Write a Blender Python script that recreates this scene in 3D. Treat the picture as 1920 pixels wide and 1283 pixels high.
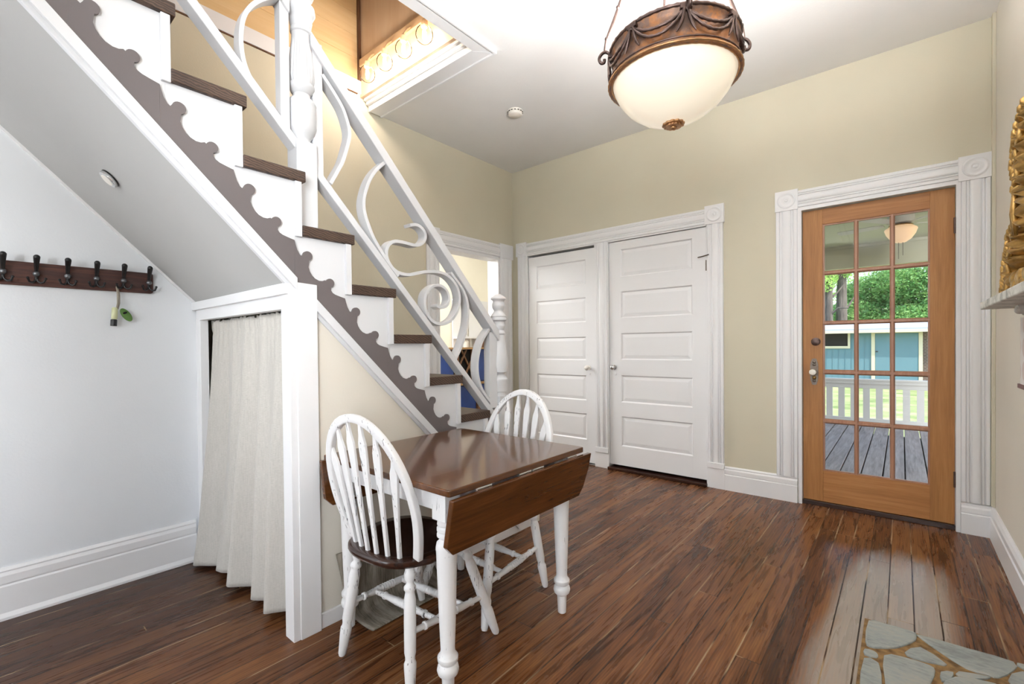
import bpy, bmesh, math, random
from mathutils import Vector, Matrix
random.seed(7)
S = bpy.context.scene
for o in list(bpy.data.objects): bpy.data.objects.remove(o)
COL = S.collection
PI = math.pi

# ------------------------------------------------------------------ camera
F, YAW, PIT, ROL = 865.5, math.radians(40.19), math.radians(-0.629), math.radians(-0.563)
f0 = Vector((-math.sin(YAW), math.cos(YAW), 0)); r0 = Vector((math.cos(YAW), math.sin(YAW), 0)); u0 = Vector((0, 0, 1))
fw = f0*math.cos(PIT) + u0*math.sin(PIT); up = u0*math.cos(PIT) - f0*math.sin(PIT)
rt = r0*math.cos(ROL) + up*math.sin(ROL); up = up*math.cos(ROL) - r0*math.sin(ROL)
cam = bpy.data.cameras.new('camera'); co = bpy.data.objects.new('camera', cam); COL.objects.link(co)
cam.sensor_fit = 'HORIZONTAL'; cam.sensor_width = 36; cam.lens = 36*F/1920; cam.shift_y = 17.5/1920
cam.clip_start = 0.02; cam.clip_end = 300
M = Matrix((rt, up, -fw)).transposed().to_4x4(); M.translation = Vector((0, 0, 1.21)); co.matrix_world = M
S.camera = co
# ------------------------------------------------------------------ world, sun, area lights, exposure
W = bpy.data.worlds.new('world'); S.world = W; W.use_nodes = True
wn = W.node_tree; sky = wn.nodes.new('ShaderNodeTexSky'); sky.sky_type = 'NISHITA'
sky.sun_disc = False; sky.sun_elevation = math.radians(50); sky.sun_rotation = math.radians(100); sky.air_density = 1.0; sky.dust_density = 2.0
wn.links.new(sky.outputs[0], wn.nodes['Background'].inputs[0]); wn.nodes['Background'].inputs[1].default_value = 0.33
def light(name, kind, loc, energy, color=(1, 1, 1), size=None, target=None, size_y=None):
    l = bpy.data.lights.new(name, kind); l.energy = energy; l.color = color
    o = bpy.data.objects.new(name, l); COL.objects.link(o); o.location = loc
    if kind == 'AREA':
        l.shape = 'RECTANGLE'; l.size = size; l.size_y = size_y or size
    elif kind == 'POINT': l.shadow_soft_size = size or .05
    if target is not None:
        o.rotation_euler = (Vector(target)-Vector(loc)).to_track_quat('-Z', 'Y').to_euler()
    return o
sun = light('sun', 'SUN', (6, -4, 12), 2.9, (1, .95, .87), target=(0, 0, 0)); sun.data.angle = math.radians(1)
sun.rotation_euler = (Vector((-.62, .42, -.95))).to_track_quat('-Z', 'Y').to_euler()
# added fill lights outside made-up windows behind the camera, aimed into the room
light('daylight_window_a', 'AREA', (-2.4, -5.2, 1.75), 34, (.94, .97, 1), 1.4, (-2.4, 0, 1.75), 1.8)
lb = light('daylight_window_b', 'AREA', (1.05, -1.5, 1.8), 92, (.93, .965, 1), 1.4, (-1.1, 4.07, 1.7), 1.8); lb.data.spread = math.radians(84)
light('daylight_window_c', 'AREA', (1.05, -3.6, 1.8), 340, (.94, .97, 1), 1.4, (-1.9, 1.4, 2.0), 1.8)
light('kitchen_daylight', 'AREA', (-5.0, 3.1, 2.6), 80, (.97, .98, 1), 1.4, (-4.6, 4.2, .8))  # unseen area light added to brighten the kitchen
S.view_settings.view_transform = 'Standard'; S.view_settings.look = 'None'
S.view_settings.exposure = 0.98; S.view_settings.gamma = 1.0; S.view_settings.use_curve_mapping = False

# ------------------------------------------------------------------ materials
def srgb(h):
    if isinstance(h, str):
        h = h.lstrip('#'); c = [int(h[i:i+2], 16)/255 for i in (0, 2, 4)]
    else: c = [v/255 for v in h]
    return tuple((v/12.92 if v <= .04045 else ((v+.055)/1.055)**2.4) for v in c)+(1,)
class MatB:
    def __init__(s, name):
        s.m = bpy.data.materials.new(name); s.m.use_nodes = True; s.t = s.m.node_tree; s.N = s.t.nodes; s.L = s.t.links
        s.b = s.N['Principled BSDF']; s.out = s.N['Material Output']
    def n(s, typ, **kw):
        x = s.N.new('ShaderNode'+typ)
        for k, v in kw.items():
            if k.startswith('i_'):
                x.inputs[k[2:].replace('_', ' ')].default_value = v
            else: setattr(x, k, v)
        return x
    def l(s, a, b): s.L.new(a, b)
    def coords(s, scale=(1, 1, 1), rot=(0, 0, 0)):
        tc = s.n('TexCoord'); mp = s.n('Mapping'); mp.inputs['Scale'].default_value = scale; mp.inputs['Rotation'].default_value = rot
        s.l(tc.outputs['Object'], mp.inputs[0]); return mp.outputs[0]
    def noise(s, vec, scale=5, detail=4, rough=.5, dist=0):
        x = s.n('TexNoise'); x.inputs['Scale'].default_value = scale; x.inputs['Detail'].default_value = detail
        x.inputs['Roughness'].default_value = rough; x.inputs['Distortion'].default_value = dist; s.l(vec, x.inputs['Vector']); return x.outputs['Fac']
    def ramp(s, fac, stops):
        x = s.n('ValToRGB'); e = x.color_ramp.elements
        while len(e) < len(stops): e.new(.5)
        for el, (p, c) in zip(e, stops): el.position = p; el.color = c if len(c) == 4 else tuple(c)+(1,)
        s.l(fac, x.inputs[0]); return x.outputs[0]
    def math(s, op, a, b=None, c=None):
        x = s.n('Math', operation=op)
        for i, v in enumerate((a, b, c)):
            if v is None: continue
            if isinstance(v, (int, float)): x.inputs[i].default_value = v
            else: s.l(v, x.inputs[i])
        return x.outputs[0]
    def mix(s, fac, a, b, mode='MIX'):
        x = s.n('Mix', data_type='RGBA', blend_type=mode)
        for sock, v in ((x.inputs[0], fac), (x.inputs[6], a), (x.inputs[7], b)):
            if isinstance(v, (int, float)): sock.default_value = v
            elif isinstance(v, tuple): sock.default_value = v
            else: s.l(v, sock)
        return x.outputs[2]
    def bump(s, h, strength=.2, dist=.01):
        x = s.n('Bump'); x.inputs['Strength'].default_value = strength; x.inputs['Distance'].default_value = dist
        s.l(h, x.inputs['Height']); s.l(x.outputs[0], s.b.inputs['Normal'])
    def set(s, col=None, rough=None, metal=None, spec=None, coat=None):
        for k, v in (('Base Color', col), ('Roughness', rough), ('Metallic', metal), ('Specular IOR Level', spec), ('Coat Weight', coat)):
            if v is None: continue
            if isinstance(v, (int, float, tuple)): s.b.inputs[k].default_value = v
            else: s.l(v, s.b.inputs[k])
MT = {}
def paint(name, col, rough=.5, bumpy=.08, scale=60, var=.02):
    m = MatB(name); c = srgb(col); v = m.coords()
    n = m.noise(v, 2.5, 3); hi = tuple(min(1, x*(1+var)) for x in c[:3])+(1,); lo = tuple(x*(1-var) for x in c[:3])+(1,)
    m.set(m.ramp(n, [(.3, lo), (.7, hi)]), rough)
    if bumpy: m.bump(m.noise(v, scale, 3), bumpy, .004)
    MT[name] = m.m; return m.m
paint('wall_beige', '#cbc5b0', .7, .12, 90)
paint('wall_beige_light', '#dbd5c9', .7, .12, 90)
paint('wall_white', '#dcdfe2', .7, .12, 90)
paint('ceiling_white', '#e6e5e3', .8, .15, 80)
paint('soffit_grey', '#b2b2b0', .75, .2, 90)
paint('trim_white', '#e3e3e4', .32, .05, 30, .01)
paint('stair_white', '#d5d6d8', .42, .05, 30, .01)
paint('kitchen_cream', '#f1ecdd', .7, .1)
paint('porch_sage', '#c6c4ae', .75, .1)
paint('porch_white', '#d0ccc5', .6, .1)
paint('plastic_white', '#e2ddd4', .4, 0)
paint('teal_siding', '#5d7f88', .7, .1)
paint('cream_trim', '#c9c1a4', .6, .1)
paint('stringer_brown', '#686161', .45, .08, 40, .06)
paint('blue_paint', '#1f3f86', .4, .1, 30, .35)
paint('black_metal', '#121213', .35, .0)
paint('dark_void', '#0c0b0b', .9, 0)
paint('maroon', '#7a5150', .6, .05)
def metal(name, col, rough=.35, var=.3, scale=25, bumpy=.15):
    m = MatB(name); c = srgb(col); v = m.coords(); n = m.noise(v, scale, 4, .6)
    m.set(m.ramp(n, [(.3, tuple(x*(1-var) for x in c[:3])), (.7, tuple(min(1, x*(1+var)) for x in c[:3]))]), rough, .9)
    if bumpy: m.bump(n, bumpy, .004)
    MT[name] = m.m
metal('chrome', '#d2d2d2', .2, .05, 10, 0)
metal('bronze', '#6f655c', .4)
metal('gunmetal', '#77797c', .4, .15)
metal('dark_bronze', '#6b5a55', .38, .35)
metal('rim_gold', '#b98f66', .4, .25)
metal('gold', '#b8955a', .42, .45, 22, .5)
metal('brass_dull', '#9a7c4a', .4, .25); paint('tan_plate', '#cfae88', .5, 0)
def lampband():
    m = MatB('copper_patina'); v = m.coords(); n = m.noise(v, 14, 5, .65, .4); n2 = m.noise(v, 60, 3)
    c = m.ramp(n, [(.3, srgb('#6f625c')), (.48, srgb('#85695a')), (.6, srgb('#b0784c')), (.72, srgb('#8d6c56')), (.85, srgb('#6f625c'))])
    m.set(c, .45, .55); m.bump(n2, .4, .004); MT['copper_patina'] = m.m
lampband()
def wood(name, stops, rough=.35, axis='Y', scale=1.0, ring=7, coat=0, rr=None, bumpy=.15):
    m = MatB(name)
    s = {'X': (.7, 9, 9), 'Y': (9, .7, 9), 'Z': (9, 9, .7)}[axis]; v = m.coords(tuple(a*scale for a in s))
    n = m.noise(v, ring, 6, .62, .9)
    s2 = {'X': (3, 60, 60), 'Y': (60, 3, 60), 'Z': (60, 60, 3)}[axis]; n2 = m.noise(m.coords(tuple(a*scale for a in s2)), 3, 3, .6)
    k = m.math('ADD', m.math('MULTIPLY', n, .7), m.math('MULTIPLY', n2, .3))
    m.set(m.ramp(k, [(p, srgb(c)) for p, c in stops]), rough, coat=coat); m.bump(n2, bumpy, .002)
    MT[name] = m.m
wood('table_wood', [(.3, '#3e2411'), (.5, '#583419'), (.7, '#704524')], .15, 'Y', .5, 4, .12, bumpy=.03)
wood('seat_wood', [(.3, '#1f120c'), (.5, '#33201a'), (.7, '#452a1d')], .22, 'X', .5, 4, .2, bumpy=.03)
wood('door_wood', [(.28, '#8c5c30'), (.5, '#a8743f'), (.72, '#ba8850')], .5, 'Z', .7, 2.5, 0, bumpy=.06)
wood('door_wood_rail', [(.28, '#8c5a2e'), (.5, '#a8723e'), (.72, '#b9864f')], .5, 'X', .7, 2.5, 0, bumpy=.06)
wood('muntin_wood', [(.28, '#8d6048'), (.5, '#a2765c'), (.72, '#b38a70')], .4, 'Z', .7, 2.5)
wood('hook_board', [(.3, '#2a1712'), (.5, '#452620'), (.7, '#6b4032')], .5, 'Y', .8, 5)
wood('bark', [(.3, '#2c2a27'), (.5, '#55504a'), (.7, '#7d766d')], .95, 'Z', .5, 3)
wood('deck_wood', [(.3, '#625b57'), (.5, '#877f7a'), (.7, '#a39b95')], .75, 'Y', .35, 6)
wood('shelf_wood', [(.3, '#8a6a45'), (.5, '#a58258'), (.7, '#c09d70')], .6, 'Y', .8, 4)
wood('rack_wood', [(.3, '#4a3324'), (.5, '#6d4c34'), (.7, '#8a6546')], .6, 'Z', .8, 4)
wood('ply_warm', [(.25, '#d6b797'), (.5, '#dfc4a7'), (.75, '#e6d0b6')], .6, 'Z', .3, 2.5)
wood('plank_warm', [(.25, '#ceab78'), (.5, '#d8b98a'), (.75, '#e0c69c')], .6, 'Y', .3, 2.5)
def treadmat():
    m = MatB('tread_wood'); v = m.coords((1, 1, 1))
    w = m.n('TexWave', wave_type='RINGS', rings_direction='X'); w.inputs['Scale'].default_value = 22; w.inputs['Distortion'].default_value = 5
    w.inputs['Detail'].default_value = 3; w.inputs['Detail Scale'].default_value = 1.5
    mp = m.coords((.15, 1, 1.6)); m.l(mp, w.inputs[0]); n = m.noise(v, 9, 4)
    k = m.math('ADD', m.math('MULTIPLY', w.outputs['Fac'], .5), m.math('MULTIPLY', n, .5))
    m.set(m.ramp(k, [(.25, srgb('#33251e')), (.5, srgb('#46342a')), (.8, srgb('#614a3b'))]), .5); m.bump(k, .3, .002)
    MT['tread_wood'] = m.m
treadmat()
def floormat():
    m = MatB('floor_boards'); tc = m.n('TexCoord'); sp = m.n('SeparateXYZ'); m.l(tc.outputs['Object'], sp.inputs[0])
    x, y = sp.outputs[0], sp.outputs[1]
    bw = .0895
    u = m.math('DIVIDE', m.math('SUBTRACT', x, .0405), bw); idx = m.math('FLOOR', u); fr = m.math('FRACT', u)
    wn_ = m.n('TexWhiteNoise', noise_dimensions='1D'); m.l(idx, wn_.inputs['W']); r1 = wn_.outputs['Value']
    yy = m.math('DIVIDE', m.math('ADD', y, m.math('MULTIPLY', r1, 7.3)), 1.9)
    row = m.math('FLOOR', yy); fy = m.math('FRACT', yy)
    cb = m.n('CombineXYZ'); m.l(idx, cb.inputs[0]); m.l(row, cb.inputs[1])
    wn2 = m.n('TexWhiteNoise', noise_dimensions='2D'); m.l(cb.outputs[0], wn2.inputs['Vector']); r2 = wn2.outputs['Value']
    # grain coordinates, shifted from board to board
    cv = m.n('CombineXYZ'); m.l(m.math('ADD', m.math('MULTIPLY', x, 11), m.math('MULTIPLY', r2, 37)), cv.inputs[0])
    m.l(m.math('ADD', m.math('MULTIPLY', y, .75), m.math('MULTIPLY', r2, 19)), cv.inputs[1])
    g = m.n('TexNoise'); g.inputs['Scale'].default_value = 3.2; g.inputs['Detail'].default_value = 4; g.inputs['Roughness'].default_value = .55; g.inputs['Distortion'].default_value = 1.2
    m.l(cv.outputs[0], g.inputs['Vector'])
    cv2 = m.n('CombineXYZ'); m.l(m.math('MULTIPLY', x, 95), cv2.inputs[0]); m.l(m.math('ADD', m.math('MULTIPLY', y, 1.8), r2), cv2.inputs[1])
    g2 = m.n('TexNoise'); g2.inputs['Scale'].default_value = 2.0; g2.inputs['Detail'].default_value = 4; m.l(cv2.outputs[0], g2.inputs['Vector'])
    wv = m.n('TexWave', wave_type='BANDS', bands_direction='X'); wv.inputs['Scale'].default_value = 2.6; wv.inputs['Distortion'].default_value = 9
    wv.inputs['Detail'].default_value = 3; wv.inputs['Detail Scale'].default_value = .8; m.l(cv.outputs[0], wv.inputs[0])
    k = m.math('ADD', m.math('MULTIPLY', g.outputs['Fac'], .72), m.math('ADD', m.math('MULTIPLY', g2.outputs['Fac'], .10), m.math('MULTIPLY', wv.outputs['Fac'], .09)))
    k = m.math('ADD', k, m.math('MULTIPLY', m.math('SUBTRACT', r2, .5), .17))
    c = m.ramp(k, [(.25, srgb('#3a1f0e')), (.39, srgb('#5c361a')), (.52, srgb('#7b4c29')), (.70, srgb('#9c6c3e'))])
    big = m.noise(tc.outputs['Object'], .9, 3); c = m.mix(m.math('MULTIPLY', big, .35), c, srgb('#2f2120'))
    # boards turn colder and darker towards the left wall
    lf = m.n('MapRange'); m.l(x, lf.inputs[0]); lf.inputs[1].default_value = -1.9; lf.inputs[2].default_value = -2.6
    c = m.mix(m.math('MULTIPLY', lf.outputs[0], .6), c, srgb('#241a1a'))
    e = m.math('MINIMUM', fr, m.math('SUBTRACT', 1, fr)); gap = m.math('LESS_THAN', e, .03)
    e2 = m.math('MINIMUM', fy, m.math('SUBTRACT', 1, fy)); gap2 = m.math('LESS_THAN', e2, .0011)
    gp = m.math('MAXIMUM', gap, gap2)
    gn = m.noise(m.coords((4, .9, 1)), 2, 2)
    gapc = m.ramp(gn, [(.38, srgb('#170d08')), (.52, srgb('#2a1810')), (.57, srgb('#a48c6c'))])
    c = m.mix(m.math('MULTIPLY', gp, .85), c, gapc)
    # door glare painted pale over worn, bleached boards around the hearth corner
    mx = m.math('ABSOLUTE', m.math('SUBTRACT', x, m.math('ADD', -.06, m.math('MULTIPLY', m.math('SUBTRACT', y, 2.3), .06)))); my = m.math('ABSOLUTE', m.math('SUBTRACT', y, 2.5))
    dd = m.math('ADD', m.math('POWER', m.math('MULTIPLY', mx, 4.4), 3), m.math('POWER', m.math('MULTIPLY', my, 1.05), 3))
    glare_wear = m.math('MULTIPLY', m.math('SUBTRACT', 1.15, m.math('ADD', dd, m.math('MULTIPLY', m.math('SUBTRACT', g.outputs['Fac'], .5), 1.2))), 1.3)
    wr = m.n('Clamp'); m.l(glare_wear, wr.inputs[0])
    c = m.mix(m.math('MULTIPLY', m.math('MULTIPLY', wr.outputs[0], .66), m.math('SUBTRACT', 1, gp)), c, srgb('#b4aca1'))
    rg = m.math('ADD', .22, m.math('MULTIPLY', g.outputs['Fac'], .12))
    m.set(c, rg, spec=.24, coat=.02); m.b.inputs['Coat Roughness'].default_value = .12
    h = m.math('SUBTRACT', m.math('ADD', m.math('MULTIPLY', g2.outputs['Fac'], .05), m.math('MULTIPLY', big, 1.2)), m.math('MULTIPLY', gp, .9))
    m.bump(h, .25, .004)
    MT['floor_boards'] = m.m
floormat()
def distressed(name, axis='Z', amt=.62):
    m = MatB(name)
    s = {'Z': (130, 130, 7), 'X': (7, 130, 130), 'Y': (130, 7, 130)}[axis]
    n = m.noise(m.coords(s), 1.2, 3, .5); n2 = m.noise(m.coords(), 6, 2)
    k = m.math('MULTIPLY', m.math('GREATER_THAN', n, amt), m.math('GREATER_THAN', n2, .52))
    m.set(m.mix(m.math('MULTIPLY', k, .8), srgb('#e9e9ea'), srgb('#3c3c44')), .35); MT[name] = m.m
distressed('chair_white', 'Z', .635); distressed('table_white', 'Z', .69)
def stonemat():
    m = MatB('flagstone'); v = m.coords(); n = m.noise(v, 5, 5, .6); n2 = m.noise(m.coords((10, 30, 10)), 3, 4, .6)
    k = m.math('ADD', m.math('MULTIPLY', n, .6), m.math('MULTIPLY', n2, .4))
    m.set(m.ramp(k, [(.35, srgb('#7b7f7c')), (.5, srgb('#979c98')), (.65, srgb('#a9a498'))]), .55); m.bump(k, .6, .01); MT['flagstone'] = m.m
    m = MatB('grout'); v = m.coords(); n = m.noise(v, 30, 4); m.set(m.ramp(n, [(.3, srgb('#5e4426')), (.6, srgb('#957549'))]), .9); m.bump(n, .5, .006); MT['grout'] = m.m
    m = MatB('marble_grey'); v = m.coords(); n = m.noise(v, 12, 6, .65, 1.5); m.set(m.ramp(n, [(.35, srgb('#8d8a84')), (.5, srgb('#c9c5bd')), (.7, srgb('#dedbd5'))]), .5); m.bump(n, .3, .006); MT['marble_grey'] = m.m
    m = MatB('brick'); b = m.n('TexBrick'); m.l(m.coords((1, 1, 1), (PI/2, 0, 0)), b.inputs['Vector']); b.inputs['Scale'].default_value = 4
    b.inputs['Color1'].default_value = srgb('#6b5348'); b.inputs['Color2'].default_value = srgb('#584740'); b.inputs['Mortar'].default_value = srgb('#8b857c'); m.l(b.outputs[0], m.b.inputs['Base Color']); m.set(rough=.9); MT['brick'] = m.m
stonemat()
def fabric():
    m = MatB('curtain_linen'); v = m.coords()
    w = m.n('TexWave', wave_type='BANDS', bands_direction='Z'); w.inputs['Scale'].default_value = 40; w.inputs['Distortion'].default_value = 1.5; m.l(v, w.inputs[0])
    n = m.noise(m.coords((40, 40, 300)), 2, 2); n3 = m.noise(m.coords((300, 300, 20)), 1, 2)
    k = m.math('ADD', m.math('MULTIPLY', n, .6), m.math('MULTIPLY', n3, .4))
    m.set(m.ramp(k, [(.3, srgb('#a9a59e')), (.7, srgb('#c0bcb5'))]), .9); m.b.inputs['Sheen Weight'].default_value = .2
    m.bump(k, .35, .002); MT['curtain_linen'] = m.m
    m = MatB('woven_mat'); n = m.noise(m.coords((14, 160, 14)), 1.4, 5, .7); n2 = m.noise(m.coords((2, 28, 2)), 1.0, 3)
    k = m.math('ADD', m.math('MULTIPLY', n, .5), m.math('MULTIPLY', n2, .5))
    m.set(m.ramp(k, [(.3, srgb('#3a352e')), (.45, srgb('#7a7266')), (.6, srgb('#a39b8e'))]), .9); m.bump(n, .5, .003); MT['woven_mat'] = m.m
    m = MatB('banner_cloth'); v = m.n('TexVoronoi'); v.inputs['Scale'].default_value = 11; v.inputs['Randomness'].default_value = .1; m.l(m.coords(), v.inputs[0])
    m.set(m.ramp(v.outputs['Distance'], [(.36, srgb('#d9c9c6')), (.42, srgb('#e8e4e2'))]), .9); MT['banner_cloth'] = m.m
fabric()
def glass(name, tint=(1, 1, 1, 1), ior=1.45, gloss=.02):
    m = MatB(name); m.N.remove(m.b); tr = m.n('BsdfTransparent'); tr.inputs[0].default_value = tint
    gl = m.n('BsdfGlossy'); gl.inputs['Roughness'].default_value = gloss; fr = m.n('Fresnel'); fr.inputs['IOR'].default_value = ior
    mx = m.n('MixShader'); m.l(fr.outputs[0], mx.inputs[0]); m.l(tr.outputs[0], mx.inputs[1]); m.l(gl.outputs[0], mx.inputs[2]); m.l(mx.outputs[0], m.out.inputs[0])
    MT[name] = m.m
glass('window_glass'); glass('globe_glass', (1, .98, .95, 1), 1.1); glass('bottle_glass', (.93, .95, .8, 1)); paint('vial_yellow', '#c9cba0', .2, 0)
def emis(name, col, strength, base=None):
    m = MatB(name); c = srgb(col); m.set(base and srgb(base) or c, .4); m.b.inputs['Emission Color'].default_value = c; m.b.inputs['Emission Strength'].default_value = strength; MT[name] = m.m
emis('filament', '#fff3d8', 10); emis('porch_bowl', '#f0c9a0', .25)
def alabaster():
    m = MatB('alabaster'); v = m.coords((1, 1, 2.2), (0, .5, .3)); n = m.noise(v, 1.6, 0, .3, .8)
    vein = m.ramp(m.math('ABSOLUTE', m.math('SUBTRACT', n, .5)), [(0, srgb('#e6dcc6')), (.02, srgb('#f0e6d2')), (.2, srgb('#f5ecd9'))])
    m.set(vein, .25, coat=.4); m.l(vein, m.b.inputs['Emission Color']); m.b.inputs['Emission Strength'].default_value = .26
    tl = m.n('BsdfTranslucent'); m.l(vein, tl.inputs[0]); mx = m.n('MixShader'); mx.inputs[0].default_value = .035
    m.l(m.b.outputs[0], mx.inputs[1]); m.l(tl.outputs[0], mx.inputs[2]); m.l(mx.outputs[0], m.out.inputs[0]); MT['alabaster'] = m.m
alabaster()
def green(name, a, b, c):
    m = MatB(name); n = m.noise(m.coords(), 1.3, 5, .7); m.set(m.ramp(n, [(.3, srgb(a)), (.5, srgb(b)), (.7, srgb(c))]), .6)
    tl = m.n('BsdfTranslucent'); tl.inputs[0].default_value = srgb(c); mx = m.n('MixShader'); mx.inputs[0].default_value = .35
    m.l(m.b.outputs[0], mx.inputs[1]); m.l(tl.outputs[0], mx.inputs[2]); m.l(mx.outputs[0], m.out.inputs[0]); MT[name] = m.m
green('leaf', '#36663a', '#5c9650', '#a5c77c'); green('leaf_light', '#5f9a3c', '#8fc05a', '#cfe596'); green('grass', '#75904f', '#a6b578', '#d2cfa6')
green('felt_green', '#4f7a36', '#668f48', '#7da35c')
def roofmat():
    m = MatB('metal_roof'); m.set(srgb('#9da3ab'), .5, .1); MT['metal_roof'] = m.m
roofmat()

# ------------------------------------------------------------------ geometry helpers
class MB:
    def __init__(s, M=None): s.v = []; s.f = []; s.sm = []; s.M = M
    def add(s, vs, fs, smooth=False):
        b = len(s.v); jit = Vector((random.uniform(-1, 1), random.uniform(-1, 1), random.uniform(-1, 1)))*.00025   # keeps touching faces from coinciding
        for p in vs:
            p = Vector(p)+jit; s.v.append(s.M @ p if s.M else p)
        for f in fs: s.f.append([b+i for i in f]); s.sm.append(smooth)
        return s
    def box(s, x0, x1, y0, y1, z0, z1):
        v = [(x, y, z) for x in (x0, x1) for y in (y0, y1) for z in (z0, z1)]
        return s.add(v, [(0, 1, 3, 2), (4, 6, 7, 5), (0, 4, 5, 1), (2, 3, 7, 6), (0, 2, 6, 4), (1, 5, 7, 3)])
    def prism(s, poly, axis, a, b, smooth=False):
        """poly: 2-D outline; axis X -> poly is (y,z); Y -> (x,z); Z -> (x,y)"""
        def P(p, t): return {'X': (t, p[0], p[1]), 'Y': (p[0], t, p[1]), 'Z': (p[0], p[1], t)}[axis]
        n = len(poly); v = [P(p, a) for p in poly]+[P(p, b) for p in poly]
        s.add(v, [tuple(range(n))[::-1], tuple(range(n, 2*n))]); base = len(s.v)-2*n
        for i in range(n):
            j = (i+1) % n; s.f.append([base+i, base+j, base+n+j, base+n+i]); s.sm.append(smooth)
        return s
    def lathe(s, prof, seg=24, loc=(0, 0, 0), axis=None, flute=0, fl_range=None):
        """prof (r,h); axis: unit vector for +h"""
        q = Vector(axis).to_track_quat('Z', 'Y') if axis is not None else None
        v = []
        for r, h in prof:
            for i in range(seg):
                a = 2*PI*i/seg; rr = r
                if flute and fl_range[0] <= h <= fl_range[1]: rr = r*(1-.09*(i % 2))
                p = Vector((rr*math.cos(a), rr*math.sin(a), h))
                if q: p = q @ p
                v.append(p+Vector(loc))
        f = []
        for k in range(len(prof)-1):
            for i in range(seg):
                j = (i+1) % seg; f.append((k*seg+i, k*seg+j, (k+1)*seg+j, (k+1)*seg+i))
        s.add(v, f, True); n = len(prof); b = len(s.v)-n*seg
        s.f.append([b+i for i in range(seg)][::-1]); s.sm.append(False)
        s.f.append([b+(n-1)*seg+i for i in range(seg)]); s.sm.append(False)
        return s
    def tube(s, path, r, seg=8, closed=False):
        seg = max(seg, 9); path = [Vector(p) for p in path]; n = len(path); v = []; f = []; prev = None
        for k, p in enumerate(path):
            a = path[k-1] if (k or closed) else p; b = path[(k+1) % n] if (k < n-1 or closed) else p
            t = (b-a).normalized()
            if prev is None:
                u = t.orthogonal().normalized()
            else:
                u = (prev-t*prev.dot(t)).normalized()
            prev = u; w = t.cross(u); rr = r[k] if isinstance(r, (list, tuple)) else r
            for i in range(seg):
                an = 2*PI*i/seg; v.append(p+(u*math.cos(an)+w*math.sin(an))*rr)
        for k in range(n if closed else n-1):
            for i in range(seg):
                j = (i+1) % seg; k2 = (k+1) % n; f.append((k*seg+i, k*seg+j, k2*seg+j, k2*seg+i))
        s.add(v, f, True)
        if not closed:
            b = len(s.v)-n*seg; s.f.append([b+i for i in range(seg)][::-1]); s.f.append([b+(n-1)*seg+i for i in range(seg)]); s.sm += [False, False]
        return s
    def ribbon(s, path, normal_axis, half_t, d0, d1):
        """flat bar bent along a planar path; path 2-D (y,z); depth along X from d0 to d1; thickness 2*half_t in the plane"""
        P = [Vector((a, b)) for a, b in path]; n = len(P); v = []
        for k, p in enumerate(P):
            t = (P[min(k+1, n-1)]-P[max(k-1, 0)]).normalized(); nn = Vector((-t.y, t.x))
            for sgn, d in ((1, d0), (-1, d0), (-1, d1), (1, d1)):
                q = p+nn*half_t*sgn; v.append((d, q.x, q.y))
        f = []
        for k in range(n-1):
            for i in range(4):
                j = (i+1) % 4; f.append((4*k+i, 4*k+j, 4*k+4+j, 4*k+4+i))
        f += [(3, 2, 1, 0), (4*n-4, 4*n-3, 4*n-2, 4*n-1)]
        return s.add(v, f, False)
    def sphere(s, c, r, seg=16, rings=10, sc=(1, 1, 1)):
        prof = [(max(1e-4, r*math.sin(PI*k/rings)), -r*math.cos(PI*k/rings)) for k in range(rings+1)]
        old = s.M; s.M = (old or Matrix.Identity(4)) @ Matrix.Translation(c) @ Matrix.Diagonal((*sc, 1)); s.lathe(prof, seg); s.M = old; return s
    def build(s, name, mat, parent=None, bevel=0, loc=None, seg=2, subsurf=0, auto=None):
        me = bpy.data.meshes.new(name); me.from_pydata([tuple(p) for p in s.v], [], s.f); me.update()
        bm = bmesh.new(); bm.from_mesh(me); bmesh.ops.recalc_face_normals(bm, faces=bm.faces); bm.to_mesh(me); bm.free()
        for p, sm in zip(me.polygons, s.sm): p.use_smooth = sm
        o = bpy.data.objects.new(name, me); COL.objects.link(o)
        if any(s.sm) and auto is None: me.set_sharp_from_angle(angle=math.radians(46.5))
        mats = mat if isinstance(mat, (list, tuple)) else [mat]
        for m in mats: me.materials.append(MT[m] if isinstance(m, str) else m)
        if parent:
            o.parent = parent
        if loc is not None: o.location = loc
        if bevel:
            b = o.modifiers.new('bevel', 'BEVEL'); b.width = bevel; b.segments = seg; b.limit_method = 'ANGLE'; b.angle_limit = math.radians(35)
        if subsurf:
            b = o.modifiers.new('sub', 'SUBSURF'); b.levels = b.render_levels = subsurf
        return o
def tag(o, label=None, cat=None, group=None, kind=None):
    if label: o['label'] = label
    if cat: o['category'] = cat
    if group: o['group'] = group
    if kind: o['kind'] = kind
    return o
def thing(name, label, cat, loc=(0, 0, 0), rz=0, group=None):
    o = bpy.data.objects.new(name, None); COL.objects.link(o); o.empty_display_size = .1; o.location = loc; o.rotation_euler = (0, 0, rz)
    return tag(o, label, cat, group)
def struct(o, label=None): o['kind'] = 'structure'; return o
def catmull(pts, n=6, closed=False):
    P = [Vector(p) for p in pts]; out = []; N = len(P)
    rng = range(N) if closed else range(N-1)
    for i in rng:
        p0 = P[(i-1) % N] if (closed or i > 0) else P[0]; p1 = P[i]; p2 = P[(i+1) % N]; p3 = P[(i+2) % N] if (closed or i+2 < N) else P[-1]
        for k in range(n):
            t = k/n; out.append(.5*((2*p1)+(-p0+p2)*t+(2*p0-5*p1+4*p2-p3)*t*t+(-p0+3*p1-3*p2+p3)*t**3))
    if not closed: out.append(P[-1])
    return out
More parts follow.
